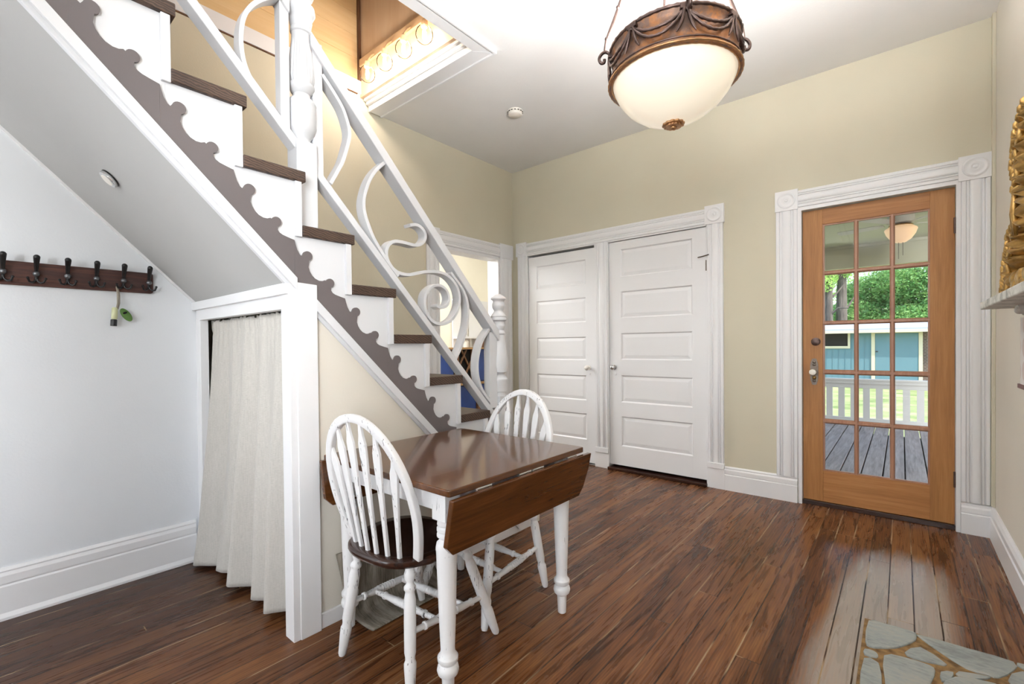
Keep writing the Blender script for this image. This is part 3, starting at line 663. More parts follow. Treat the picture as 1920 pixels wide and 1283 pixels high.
# ------------------------------------------------------------------ curtain
def curtain():
    t = thing('closet_curtain', 'off-white gathered linen curtain hanging in the opening under the stairs', 'curtain', (0, 0, 0))
    nu, nv = 170, 60; v = []; f = []
    x0, x1 = -3.05, -1.975; rnd = random.Random(3)
    ph = [rnd.uniform(0, 6.28) for _ in range(6)]
    for j in range(nv+1):
        q = j/nv
        for i in range(nu+1):
            s = i/nu
            z = 1.370-q*(1.370-.028-.05*max(0, s-.55)**1) - .012*math.sin(s*9+1)*q
            amp = .009+.036*min(1, q*1.5)**.9
            w = math.sin(s*2*PI*5.2+ph[0]+.9*math.sin(s*4+ph[1])+.5*q)*.75+math.sin(s*2*PI*3.1+ph[2]-.5*q)*.4+.22*math.sin(s*2*PI*12+ph[3])*(1-.5*q)
            fine = .005*math.sin(s*2*PI*30+ph[4]+2*math.sin(s*11))*max(0, 1-q*5)
            flare = (1-s)*.06*q**3
            y = .918-flare-q*.02+amp*w*(.75 if s > .9 else 1)+fine
            x = x0+(x1-x0)*s-.045*q**3*(1-s)+.008*math.sin(w*2)*q
            if .035 < q < .06: y += .004
            y = min(y, .985); v.append((x, y, z+ (.004*math.sin(s*2*PI*17)+.004*math.sin(s*2*PI*29) if j == 0 else 0)))
    for j in range(nv):
        for i in range(nu): a = j*(nu+1)+i; f.append((a, a+1, a+nu+2, a+nu+1))
    m = MB(); m.add(v, f, True); o = m.build('panel', 'curtain_linen', t); so = o.modifiers.new('th', 'SOLIDIFY'); so.thickness = .0025
    # hem band
    row0, row1 = nv-3, nv
    hv = []; hf = []
    for j in range(row0, row1+1):
        for i in range(nu+1): p = v[j*(nu+1)+i]; hv.append((p[0], p[1]-.0022, p[2]))
    for j in range(row1-row0):
        for i in range(nu): a = j*(nu+1)+i; hf.append((a, a+1, a+nu+2, a+nu+1))
    m = MB(); m.add(hv, hf, True); h = m.build('hem', 'curtain_linen', t); so = h.modifiers.new('th', 'SOLIDIFY'); so.thickness = .002
    MB().tube([(NX+.06, .958, 1.345), (-1.95, .958, 1.345)], .004, 8).build('rod', 'trim_white', t)
curtain()

# ------------------------------------------------------------------ table
tb = thing('drop_leaf_table', 'square drop-leaf table with glossy dark wood top and white turned legs', 'table', (-1.48, 1.366, 0))
def rr_poly(x0, x1, y0, y1, r, n=6):
    P = []
    for cx, cy, a in ((x1-r, y1-r, 0), (x0+r, y1-r, 90), (x0+r, y0+r, 180), (x1-r, y0+r, 270)):
        for i in range(n+1): t = math.radians(a+90*i/n); P.append((cx+r*math.cos(t), cy+r*math.sin(t)))
    return P
MB().prism(rr_poly(-.385, .402, -.4, .4, .012), 'Z', .737, .76).build('tabletop', 'table_wood', tb, bevel=.004, seg=3)
def leaf(s):
    sy = s; hx = .41 if s > 0 else -.393; top_ = .733; H_ = .175
    m = MB()
    # hinged leaf hanging down, lower corners clipped, tilted slightly inwards
    pts = [(-.405, 0), (.42, 0), (.42, -.07), (.40, -.15), (.375, -H_-.012), (-.375, -H_-.012), (-.405, -H_+.02)]
    v = []
    for d_ in (0, .021):
        for y, h in pts:
            x = hx+s*(d_-.004)+s*h*.20
            v.append((x, y, top_+h))
    n = len(pts); f = [tuple(range(n))[::-1], tuple(range(n, 2*n))]+[(i, (i+1) % n, n+(i+1) % n, n+i) for i in range(n)]
    m.add(v, f); return m
lo = leaf(1).build('drop_leaf', 'table_wood', tb, bevel=.003)
leaf(-1).build('drop_leaf', 'table_wood', tb, bevel=.003)
for y in (-.28, -.06, .02, .26): MB().tube([(.404, y, .736), (.404, y+.07, .736)], .0045, 6).build('hinge', 'chrome', lo)
m = MB(); m.box(-.325, .285, -.345, -.325, .655, .738); m.box(-.325, .285, .325, .345, .655, .738); m.box(-.335, -.315, -.33, .33, .655, .738); m.box(.27, .29, -.33, .33, .655, .738)
m.build('apron', 'table_white', tb, bevel=.002)
LP = [(.012, 0), (.0185, .004), (.0215, .07), (.0225, .085), (.034, .094), (.038, .108), (.035, .122), (.027, .13), (.035, .14), (.036, .153), (.026, .166), (.0245, .18), (.028, .26), (.033, .42), (.0355, .50), (.036, .515), (.0375, .52), (.037, .53), (.034, .545), (.022, .556),
      (.024, .56), (.033, .566), (.033, .576), (.026, .58), (.033, .585), (.033, .597), (.026, .601), (.032, .607), (.03, .622), (.034, .63)]
for x, y in ((.292, -.316), (.302, .362), (-.352, -.303), (-.352, .355)):
    m = MB(); m.lathe(LP, 28, (x, y, 0)); xx = min(x, .262); yy = max(-.3, min(.3, y)); m.box(x-.034, x+.034, y-.034, y+.034, .625, .737)
    m.build('leg', 'table_white', tb, bevel=.0015)
# ------------------------------------------------------------------ chairs
def chair(loc, rz, label):
    t = thing('windsor_chair', label, 'chair', loc, rz, 'painted arrow-back chairs at the table')
    ZS = .46
    out = []
    for k in range(44):
        a = 2*PI*k/44; c, s_ = math.cos(a), math.sin(a); e = 2/2.7
        x = .218*math.copysign(abs(c)**e, c); y = .205*math.copysign(abs(s_)**e, s_)
        if y > 0: x *= 1.03
        out.append((x*(1-.04*(y < -.1)), y))
    m = MB(); rings = [(.90, -.036), (.97, -.030), (1.0, -.018), (.995, -.006), (.96, 0), (.8, -.002), (.55, -.010), (.25, -.012)]
    v = []; n = len(out)
    for sc, h in rings:
        for x, y in out: v.append((x*sc, y*sc, ZS+h))
    f = []
    for r_ in range(len(rings)-1):
        for i in range(n): j = (i+1) % n; f.append((r_*n+i, r_*n+j, (r_+1)*n+j, (r_+1)*n+i))
    f += [tuple(range(n))[::-1], tuple((len(rings)-1)*n+i for i in range(n))]
    m.add(v, f, True); m.build('seat', 'seat_wood', t)
    # bow
    def lean(h): return -.115-.26*h
    hp = []
    hw = .226; h0, H_ = .2, .505
    def bow(u):                                       # u in 0..1 around the hoop -> (x,h)
        if u < .25: q = u/.25; return (-.182-(hw-.182)*math.sin(q*PI/2), h0*q)
        if u > .75: q = (1-u)/.25; return (.182+(hw-.182)*math.sin(q*PI/2), h0*q)
        a = PI*(u-.25)/.5; return (-hw*math.cos(a), h0+(H_-h0)*math.sin(a))
    path = [bow(i/48) for i in range(49)]
    v = []; L_ = len(path)
    for k, (x, h) in enumerate(path):
        a = path[max(0, k-1)]; b = path[min(L_-1, k+1)]; tx, tz = b[0]-a[0], b[1]-a[1]; l_ = math.hypot(tx, tz); nx, nz = -tz/l_, tx/l_
        for s1, s2 in ((1, 1), (1, -1), (-1, -1), (-1, 1)):
            xx = x+nx*.0155*s1; hh = h+nz*.0155*s1; v.append((xx, lean(hh)+s2*.0125, ZS-.004+hh))
    f = [(3, 2, 1, 0), (4*L_-4, 4*L_-3, 4*L_-2, 4*L_-1)]
    for k in range(L_-1):
        for i in range(4): f.append((4*k+i, 4*k+(i+1) % 4, 4*k+4+(i+1) % 4, 4*k+4+i))
    m = MB(); m.add(v, f, False); o = m.build('back_hoop', 'chair_white', t, bevel=.005, seg=3)
    for p in o.data.polygons: p.use_smooth = True
    for i in range(6):
        q = i-2.5; xb = q*.050; 
        # find hoop height at the fanned top
        xt = q*.070; hh = h0+(H_-h0)*math.sqrt(max(0, 1-(xt/hw)**2))-.006
        yb_ = -.172+.012*abs(q)**1.3*.6; wids = [(0, .007), (.3, .0095), (.6, .014), (.78, .0185), (.84, .0185), (.9, .011), (1, .006)]
        v = []
        for s_, w_ in wids:
            x = xb+(xt-xb)*s_; y = yb_+(lean(hh)-yb_)*s_; z = ZS-.006+hh*s_
            tw = .0055 if s_ > .1 else .007
            v += [(x-w_, y-tw, z), (x+w_, y-tw, z), (x+w_, y+tw, z), (x-w_, y+tw, z)]
        f = [(3, 2, 1, 0), tuple(4*len(wids)-4+i2 for i2 in range(4))]
        for k in range(len(wids)-1):
            for j in range(4): f.append((4*k+j, 4*k+(j+1) % 4, 4*k+4+(j+1) % 4, 4*k+4+j))
        m = MB(); m.add(v, f); m.build('spindle', 'chair_white', t, bevel=.002)
    LPc = [(.011, 0), (.0145, .01), (.0205, .10), (.0205, .115), (.0165, .125), (.0165, .135), (.0195, .15), (.0205, .25), (.02, .33), (.016, .352), (.016, .358), (.0205, .364), (.0205, .374), (.013, .384), (.013, .392), (.018, .402), (.02, .418), (.016, .432), (.012, .45)]
    LPc = [(r*1.05, h) for r, h in LPc]
    feet = {}
    for sx in (-1, 1):
        for fr in (-1, 1):
            foot = Vector((sx*(.195 if fr < 0 else .222), -.17 if fr < 0 else .285, 0)); topp = Vector((sx*.145, -.12 if fr < 0 else .155, ZS-.03))
            ax = (topp-foot); Ln = ax.length; ax.normalize(); feet[(sx, fr)] = (foot, topp)
            m = MB(); m.lathe([(r, h*Ln/.45) for r, h in LPc], 20, foot, ax); m.build('leg', 'chair_white', t)
    def pt(k, z): a, b = feet[k]; return a+(b-a)*(z/b.z)
    def stretch(a, b):
        ax = b-a; Ln = ax.length; ax.normalize(); pr = [(.0095, 0), (.0105, .08), (.0105, .16), (.015, .17), (.015, .19), (.0115, .2), (.0145, .36)]
        for k in range(7): pr += [(.0165, .38+k*.035), (.0135, .38+k*.035+.014), (.0135, .38+k*.035+.022)]
        pr += [(.0145, .64), (.0115, .8), (.015, .81), (.015, .83), (.0105, .84), (.0105, .92), (.0095, 1)]
        m = MB(); m.lathe([(r, h*Ln) for r, h in pr], 16, a, ax); m.build('stretcher', 'chair_white', t)
    sides = {}
    for sx in (-1, 1):
        a, b = pt((sx, -1), .205), pt((sx, 1), .17); sides[sx] = (a, b); stretch(a, b)
    for q in (.33, .72):
        a = sides[-1][0].lerp(sides[-1][1], q); b = sides[1][0].lerp(sides[1][1], q); stretch(a, b)
    return t
c1 = chair((-1.505, 1.125, 0), math.radians(5), 'distressed white arrow-back chair with dark seat, nearest the camera beside the closet post')
c2 = copy_tree(c1, (-1.57, 1.70, 0), math.radians(180-2), 'white arrow-back chair half hidden behind the table, nearer the closet doors')
# ------------------------------------------------------------------ mat under the table
m = MB(); v = []; f = []; nu, nv = 24, 30
prof_ = [(-1.715, .012), (-1.76, .006), (-1.82, .006), (-1.865, .012), (-1.888, .04), (-1.897, .1), (-1.899, .2), (-1.900, .30)]
pp = catmull([Vector((a, b)) for a, b in prof_], 4)
for p in pp:
    for j in range(nu+1): y = 1.10+.5*j/nu; v.append((p.x, y-.06*max(0, p.y)/.3, p.y))
for i in range(len(pp)-1):
    for j in range(nu): a = i*(nu+1)+j; f.append((a, a+1, a+nu+2, a+nu+1))
m.add(v, f, True); o = m.build('floor_mat', 'woven_mat'); so = o.modifiers.new('th', 'SOLIDIFY'); so.thickness = .006; so.offset = 1
tag(o, 'grey brown striped woven mat under the table, curling up against the wall', 'mat')

# ------------------------------------------------------------------ coat rack
rk = thing('coat_rack', 'dark wooden wall coat rack board with rounded corner and black hooks', 'coat rack', (NX, 0, 0))
r_ = rr_poly(-.62, .66, 1.513, 1.622, .012)
MB().prism(r_, 'X', .001, .02).build('board', 'hook_board', rk, bevel=.003)
for k in range(-5, 7):
    y = .113+.105*(k-1)
    if y < -.6: continue
    h = MB().tube([(.03, y, 1.545), (.034, y, 1.575), (.05, y, 1.61), (.066, y, 1.64)], [.006, .0065, .009, .012], 10)
    h.sphere((.066, y, 1.642), .0122, 12, 8)
    for s_ in (-1, 1):
        h.tube([(.03, y, 1.555), (.032, y+s_*.004, 1.535), (.036, y+s_*.014, 1.527), (.043, y+s_*.024, 1.53), (.048, y+s_*.029, 1.545)], [.0045]*5, 8); h.sphere((.048, y+s_*.029, 1.547), .0058, 8, 6)
    ho = h.build('hook', 'black_metal', rk)
    MB().lathe([(.0125, 0), (.0125, .006), (.009, .012), (.002, .014)], 16, (.034, y, 1.568), (1, 0, 0)).build('rosette', 'gunmetal', ho)
# keychain hanging on the second hook from the right
kc = thing('keychain', 'small bottle keychain with a green felt tag hanging from the coat rack', 'keychain', (NX+.04, .508, 0))
MB().tube([(.002, -.005, 1.535), (-.008, .002, 1.515), (0, .003, 1.49), (.003, .002, 1.45), (.002, -.004, 1.42)], [.004, .006, .0075, .007, .006], 8).build('cord', 'woven_mat', kc)
MB().lathe([(.0105, 0), (.0125, .004), (.0125, .055), (.009, .06)], 16, (.0, -.016, 1.368), Vector((0, .06, 1)).normalized()).build('vial', 'vial_yellow', kc)
MB().lathe([(.013, 0), (.0135, .002), (.0135, .03), (.012, .034)], 16, (.0, -.019, 1.333), Vector((0, .06, 1)).normalized()).build('cap', 'black_metal', kc)
m = MB(); m.sphere((0, 0, 0), .03, 20, 12, (.28, .62, 1.25)); o = m.build('leaf_tag', 'felt_green', kc); o.location = (0, .032, 1.392); o.rotation_euler = (math.radians(32), 0, 0)
m = MB(); m.sphere((.0095, 0, .012), .008, 12, 8, (.4, 1.2, .7)); g = m.build('tag_hole', 'dark_void', o)
# puck light on the soffit
nrm = Vector((0, -1.008, -1)).normalized()
pk = thing('puck_light', 'small round silver puck light on the sloped ceiling under the stairs', 'light', (-2.544, .406, soff(.406)))
MB().lathe([(.036, 0), (.038, .002), (.038, .006)], 32, (0, 0, 0), nrm).build('back_ring', 'black_metal', pk)
MB().lathe([(.036, .006), (.037, .010), (.035, .017), (.026, .019)], 32, (0, 0, 0), nrm).build('housing', 'chrome', pk)
MB().lathe([(.025, .016), (.024, .0205), (.015, .0215), (.001, .0218)], 32, (0, 0, 0), nrm).build('lens', 'plastic_white', pk)
# smoke detector
sd = thing('smoke_detector', 'round white smoke detector on the ceiling near the corner', 'smoke detector', (-2.484, 3.013, CZ))
MB().lathe([(.062, 0), (.064, -.006), (.06, -.012)], 32).build('base_plate', 'plastic_white', sd)
MB().lathe([(.056, -.012), (.06, -.018), (.058, -.034), (.05, -.041), (.001, -.044)], 32).build('cover', 'plastic_white', sd)
m = MB()
for k in range(14): a = 2*PI*k/14; m.box(*sorted((.0595*math.cos(a)-.006, .0595*math.cos(a)+.006)), *sorted((.0595*math.sin(a)-.006, .0595*math.sin(a)+.006)), -.017, -.0135)
m.build('vent_slot', 'dark_void', sd)

# ------------------------------------------------------------------ pendant lamp
PL = Vector((-.655, 1.727, 2.2)); RB = .232
pdt = thing('pendant_lamp', 'large bowl pendant lamp of cream alabaster glass with a copper band and rope swags', 'ceiling lamp', PL)
MB().lathe([(.002, -.162), (.03, -.160), (.07, -.150), (.12, -.126), (.165, -.092), (.198, -.052), (.216, -.015), (.221, .004), (.217, .006), (.212, -.012), (.193, -.050), (.16, -.088), (.115, -.120), (.065, -.145), (.03, -.154), (.002, -.156)], 64).build('glass_bowl', 'alabaster', pdt)
band = MB().lathe([(.222, .0), (.228, -.006), (.235, -.004), (.237, .003), (.232, .008), (.233, .014), (.229, .018), (.226, .03), (.2225, .06), (.2215, .09), (.2245, .106), (.229, .112), (.231, .12), (.226, .127), (.219, .124), (.216, .10), (.217, .03), (.219, .004)], 96).build('band', 'copper_patina', pdt)
m = MB()
def ring(R, z, r, tw=60):
    m.tube([(R*math.cos(a), R*math.sin(a), z) for a in [2*PI*i/120 for i in range(120)]], [r*(1+.18*math.sin(i*PI*.8)) for i in range(120)], 8, True)
ring(.229, .121, .007); ring(.2335, .014, .0028)
m.build('rope_rim', 'dark_bronze', band)
m = MB(); ring(.235, .0, .0045); ring(.224, -.004, .003); m.build('lower_rim', 'rim_gold', band)
view_a = math.atan2(-PL.y, -PL.x)
NC = 8; offs = view_a+PI/NC*.45
for k in range(NC):
    a0 = offs+2*PI*k/NC; a1 = a0+2*PI/NC
    q = Matrix.Rotation(a0, 4, 'Z')
    MB(q).box(.222, .239, -.019, .019, .103, .121).build('clip', 'dark_bronze', band, bevel=.002)
    m = MB()
    for dep, rr_, ro in ((.045, .0052, .233), (.072, .0052, .235)):
        pts = []
        for i in range(25):
            u = i/24; a = a0+(a1-a0)*u; z = .108-dep*4*u*(1-u)-(.0); R_ = ro-.002*math.cos(u*6.28); pts.append((R_*math.cos(a), R_*math.sin(a), z))
        m.tube(pts, [rr_*(1+.22*math.sin(i*2.1)) for i in range(25)], 7)
    for s_ in (-1, 1):
        pts = []
        for i in range(8): u = i/7; a = a0+s_*(.03+.10*u*u); pts.append(((.236)*math.cos(a), (.236)*math.sin(a), .105-.075*u))
        m.tube(pts, [.0045, .005, .0045, .005, .0045, .005, .004, .002], 6)
    m.build('rope_swag', 'dark_bronze', band)
for k in range(4):
    a = view_a-PI/2+k*PI/2+.2; q = Matrix.Rotation(a, 4, 'Z') @ Matrix.Translation((0, 0, .055))
    m = MB(q)
    m.tube([tuple(p) for p in catmull([Vector(v_) for v_ in ((.228, 0, .062), (.245, 0, .075), (.262, 0, .07), (.272, 0, .052), (.266, 0, .036), (.254, 0, .036), (.252, 0, .048))], 4)], .006, 8)
    m.tube([(.252, 0, .08), (.246, 0, .12)], .004, 6); m.sphere((.243, 0, .125), .008, 8, 6); m.tube([(.243, 0, .125), (.215, 0, .19), (.2, 0, .24)], [.005, .008, .004], 8); m.sphere((.2, 0, .24), .008, 8, 6)
    m.tube([(.2, 0, .24), (.03, 0, .72)], .0045, 8)
    m.build('suspension_arm', 'dark_bronze', pdt)
MB().lathe([(.035, .70), (.04, .72), (.02, .75), (.01, .78), (.01, .93), (.05, .95), (.07, .975), (.072, .989)], 32).build('canopy', 'dark_bronze', pdt)
m = MB(); prf = []
for k in range(48):
    a = 2*PI*k/48; r = .036*(1+.14*abs(math.sin(a*6))); prf.append((r*math.cos(a), r*math.sin(a)))
m.prism(prf, 'Z', -.168, -.160); m.prism([(x*.75, y*.75) for x, y in prf], 'Z', -.174, -.166); m.sphere((0, 0, -.175), .012, 14, 8, (1, 1, .7))
m.build('finial', 'rim_gold', pdt, bevel=.002)
for k, a in enumerate((0.4, 2.5, 4.6)):
    light('pendant_bulb', 'POINT', (PL.x+.10*math.cos(a), PL.y+.10*math.sin(a), PL.z+.06), 33, (.96, .985, 1), .04)
# ------------------------------------------------------------------ vanity light upstairs
vl = thing('vanity_light', 'four-globe vanity light glowing on the plywood wall above the stair opening', 'wall light', (0, 2.13, 0))
MB().box(-3.38, -2.30, -.025, 0, 3.50, 3.56).build('back_plate', 'tan_plate', vl, bevel=.004)
for k, x in enumerate((-3.17, -2.94, -2.71, -2.48)):
    z = 3.335; y = -.085
    g = MB().lathe([(.02, .058), (.034, .052), (.05, .034), (.059, .01), (.059, -.012), (.05, -.035), (.034, -.051), (.015, -.059), (.001, -.06)], 28, (x, y, z)).build('globe_shade', 'globe_glass', vl)
    MB().lathe([(.005, .038), (.011, .028), (.014, 0), (.013, -.025), (.007, -.038), (.001, -.041)], 14, (x, y, z)).build('bulb', 'filament', g)
    m = MB(); m.lathe([(.022, .05), (.024, .09), (.014, .10), (.001, .105)], 18, (x, y, z)); m.tube([(x, y, z+.1), (x, y+.03, z+.155), (x, 0-.02, z+.19)], .007, 8); m.build('socket', 'tan_plate', g)
    light('vanity_bulb', 'POINT', (x, 2.13+y-.02, z-.045), 2.3, (1, .86, .73), .04)

# ------------------------------------------------------------------ hearth (flush stone) and mantel
m = MB(); m.box(-.125, RX, .3, 2.525, -.02, .004); hs = struct(m.build('floor_hearth', 'grout'))
ST = [
 [(-.108, 2.50), (-.06, 2.515), (.03, 2.517), (.042, 2.50), (.038, 2.455), (.015, 2.405), (-.02, 2.35), (-.065, 2.312), (-.095, 2.298), (-.11, 2.33)],
 [(.062, 2.512), (.2, 2.517), (.315, 2.518), (.305, 2.45), (.262, 2.372), (.235, 2.365), (.18, 2.365), (.11, 2.43), (.06, 2.49)],
 [(-.112, 2.262), (-.085, 2.268), (-.072, 2.253), (-.075, 2.228), (-.11, 2.222)],
 [(.01, 2.335), (.055, 2.41), (.125, 2.345), (.095, 2.325), (.035, 2.312)],
 [(-.05, 2.258), (.0, 2.29), (.075, 2.293), (.09, 2.268), (.078, 2.19), (.05, 2.1), (-.03, 2.06), (-.045, 2.12)],
 [(-.110, 2.19), (-.075, 2.195), (-.064, 2.17), (-.055, 2.06), (-.08, 2.0), (-.112, 2.0)],
 [(.108, 2.275), (.142, 2.30), (.133, 2.25), (.108, 2.218)], [(.158, 2.318), (.24, 2.348), (.2, 2.305), (.157, 2.285)],
 [(.33, 2.517), (.42, 2.517), (.42, 2.48), (.345, 2.485)], [(.29, 2.37), (.335, 2.46), (.42, 2.45), (.42, 2.3), (.33, 2.28)],
 [(.15, 2.27), (.25, 2.31), (.31, 2.27), (.42, 2.28), (.42, 2.05), (.25, 2.02), (.12, 2.08), (.11, 2.18)],
 [(-.112, 1.98), (-.06, 1.97), (.02, 2.03), (.1, 2.06), (.2, 1.98), (.2, 1.7), (0, 1.65), (-.112, 1.72)], [(.22, 1.99), (.42, 2.02), (.42, 1.62), (.22, 1.68)]]
m = MB()
for P_ in ST:
    q = catmull([Vector(p) for p in P_], 2, True); cx = sum(p.x for p in q)/len(q); cy = sum(p.y for p in q)/len(q)
    n = len(q); zt = .0085+random.uniform(-.0015, .0015)
    q = [Vector((cx+(p.x-cx)*1.05, cy+(p.y-cy)*1.06)) for p in q]
    v = [(p.x, p.y, .002) for p in q]+[(cx+(p.x-cx)*.985, cy+(p.y-cy)*.985, zt) for p in q]+[(cx+(p.x-cx)*.93, cy+(p.y-cy)*.93, zt+.002) for p in q]
    f = [tuple(range(2*n, 3*n))]
    for k in (0, n):
        for i in range(n): f.append((k+i, k+(i+1) % n, k+n+(i+1) % n, k+n+i))
    m.add(v, f)
m.build('flagstones', 'flagstone', hs)
mt = thing('mantel_shelf', 'pale grey marbled mantel shelf on carved brackets on the right wall', 'shelf', (RX, 0, 0))
m = MB(); m.prism([(-.184, 2.74), (-.184, .7), (-.001, .7), (-.001, 2.715)], 'Z', 1.343, 1.374); m.build('shelf', 'marble_grey', mt, bevel=.004)
for y in (2.52, .95):
    m = MB(); m.prism([(-.11, 1.343), (-.105, 1.325), (-.07, 1.315), (-.055, 1.29), (-.05, 1.26), (-.02, 1.235), (-.001, 1.23), (-.001, 1.343)], 'Y', y-.035, y+.035)
    for k in range(5): yy = y-.03+.015*k; m.tube([(-.10, yy, 1.335), (-.085, yy, 1.315), (-.06, yy, 1.30), (-.05, yy, 1.27), (-.02, yy, 1.24)], [.004, .008, .008, .007, .003], 6)
    m.sphere((-.1, y, 1.327), .016, 10, 8, (1, 2.3, 1)); m.build('bracket', 'marble_grey', mt)
bn = thing('hanging_banner', 'pale cloth banner with pink round motifs hanging below the mantel end', 'banner', (.352, 0, 0))
MB().box(-.004, .0, 1.9, 2.62, 1.045, 1.30).build('cloth', 'banner_cloth', bn)
MB().box(-.008, .004, 1.88, 2.645, 1.03, 1.046).build('bottom_bar', 'maroon', bn)
MB().box(-.004, .082, 2.4, 2.41, 1.29, 1.30).build('hanger', 'trim_white', bn)
# gilt rococo frame with mirror, standing on the mantel
gf = thing('gilt_mirror', 'ornate carved gilded rococo frame standing on the mantel shelf', 'mirror', (.36, 0, 1.378))
outl = [(2.735, 0), (2.73, .03), (2.70, .06), (2.70, .10), (2.66, .14), (2.64, .155), (2.60, .17), (2.61, .205), (2.565, .22), (2.50, .235), (2.465, .27), (2.455, .31), (2.46, .345), (2.50, .365), (2.46, .39), (2.51, .42), (2.525, .46), (2.51, .50), (2.49, .53), (2.47, .56), (2.42, .585), (2.33, .61), (2.2, .63), (2.05, .66)]
def pxo(): pass
edge = catmull([Vector(p) for p in outl], 4)
m = MB(); n = len(edge); v = []; rnd = random.Random(5)
for i, p in enumerate(edge):
    wv_ = .13+.02*math.sin(i*.9); 
    for j in range(7):
        u = j/6; yy = p.x-wv_*u*1.2; bulge = .045*math.sin(PI*min(1, u*1.05))+.012*math.sin(i*1.7+j*2.1)+.004*rnd.uniform(-1, 1)
        v.append((-bulge-.004, yy, p.y))
f = []
for i in range(n-1):
    for j in range(6): a = i*7+j; f.append((a, a+1, a+8, a+7))
m.add(v, f, True); 
v2 = [(.02, p.x, p.y) for p in edge]+[(-.006, p.x, p.y) for p in edge]; m.add(v2, [(i, i+1, n+i+1, n+i) for i in range(n-1)], True)
# scrolls and leaves along the edge
for (y, z, r, tw) in ((2.70, .04, .034, 1), (2.66, .11, .03, -1), (2.60, .17, .032, 1), (2.56, .24, .028, -1), (2.475, .30, .022, 1), (2.48, .36, .028, -1), (2.48, .43, .03, 1), (2.49, .50, .032, -1), (2.43, .55, .03, 1)):
    sp_ = []
    for i in range(26):
        a = tw*i*.42; rr_ = r*(1-i/30); sp_.append((-.035-.012*math.sin(i*.12), y-.02+rr_*math.cos(a), z+rr_*math.sin(a)))
    m.tube(sp_, [.011*(1-i/40) for i in range(26)], 8)
for k in range(46):
    t_ = k/45; i = int(t_*(n-1)); p = edge[i]; L__ = .04+.02*rnd.random(); an = rnd.uniform(1.2, 1.9)
    pts = [(-.03-.02*math.sin(PI*q/5)*1.0, p.x-.01-rnd.uniform(0, .05)*0-.012*q*math.cos(an), p.y+L__*q/5*math.sin(an)) for q in range(6)]
    m.tube(pts, [.004, .009, .010, .009, .007, .004], 7)
for s_ in range(2): m.tube([(-.05, 2.445-s_*.022, .21), (-.055, 2.44-s_*.022, .29), (-.05, 2.45-s_*.022, .37)], [.006, .009, .006], 8)
m.build('carved_side', 'gold', gf, auto=0)
m = MB(); m.box(-.03, .015, .98, 2.66, 0, .09)
for k in range(60):
    y = 1.0+1.6*k/60; m.sphere((-.03, y, .04+.03*math.sin(k*1.3)), .03, 8, 6, (.6, 1.2, 1))
m.build('carved_base', 'gold', gf)
MB().prism([(1.1, .08), (2.44, .08), (2.40, .6), (1.75, .95), (1.08, .7)], 'X', -.002, .004).build('mirror_glass', 'chrome', gf)
m = MB(); m.prism([(.98, 0), (1.1, 0), (1.1, .65), (1.7, .85), (2.2, .62), (2.28, .68), (2.2, .78), (1.75, 1.0), (1.0, .75)], 'X', -.03, .01); m.build('carved_crest', 'gold', gf, bevel=.006)

# ------------------------------------------------------------------ kitchen seen through the doorway
KX = -5.3
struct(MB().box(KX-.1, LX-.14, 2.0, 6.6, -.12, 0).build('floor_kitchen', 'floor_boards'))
struct(MB().box(KX-.1, LX-.14, 2.0, 6.6, 2.9, 3.0).build('ceiling_kitchen', 'ceiling_white'))
struct(MB().box(KX-.1, KX, 2.0, 6.6, 0, 2.9).build('wall_kitchen_left', 'kitchen_cream'))
struct(MB().box(KX, LX-.14, 6.5, 6.6, 0, 2.9).build('wall_kitchen_back', 'kitchen_cream'))
struct(MB().box(KX, LX-.14, 2.0, 2.08, 0, 2.9).build('wall_kitchen_front', 'kitchen_cream'))
struct(MB().box(LX-.16, LX-.14, D+.1, 6.6, 0, 2.9).build('wall_kitchen_right', 'kitchen_cream'))
hx = -5.0                                         # front plane of the hutch
ht = thing('kitchen_hutch', 'blue kitchen hutch with wooden counter and crossed wine rack, seen through the doorway', 'cabinet', (hx, 0, 0))
MB().box(-.28, -.06, 4.0, 6.3, .05, 1.17).build('carcass', 'blue_paint', ht)
MB().box(-.3, .03, 3.9, 6.4, 1.17, 1.2).build('counter', 'shelf_wood', ht, bevel=.003)
MB().box(-.3, .03, 3.9, 6.4, .635, .665).build('middle_shelf', 'shelf_wood', ht, bevel=.003)
for a, b, z0_, z1_ in ((4.0, 4.62, .68, 1.165), (5.0, 5.6, .68, 1.165), (4.75, 5.08, .06, .62), (4.0, 4.66, .06, .62), (5.16, 5.8, .06, .62)):
    MB().box(-.06, -.03, a, b, z0_, z1_).build('door', 'blue_paint', ht, bevel=.006)
m = MB()
for y in (4.66, 4.99, 4.64, 5.1): m.box(-.05, .0, y, y+.045, .05 if y in (4.64, 5.1) else .66, .63 if y in (4.64, 5.1) else 1.17)
for yc in (4.72, 4.93):
    for s_ in (-1, 1): m.prism([(yc-s_*.15-.014, .68), (yc-s_*.15+.014, .68), (yc+s_*.15+.014, 1.165), (yc+s_*.15-.014, 1.165)], 'X', -.035+s_*.008, -.015+s_*.008)
m.build('wine_rack', 'rack_wood', ht)
MB().box(-.28, -.058, 4.62, 5.0, .68, 1.165).build('rack_back', 'dark_void', ht)
us = thing('wall_shelf_unit', 'white open shelf unit above the wooden kitchen counter', 'shelf', (hx, 0, 1.2))
m = MB(); m.box(-.27, -.25, 4.82, 5.6, 0, .75)
for y in (5.06, 5.55): m.box(-.25, -.12, y, y+.03, 0, .135)
m.box(-.25, -.05, 4.82, 5.6, .135, .16)
m.build('frame', 'trim_white', us)
def item(name, label, cat, mb, mat, group=None): return tag(mb.build(name, mat), label, cat, group)
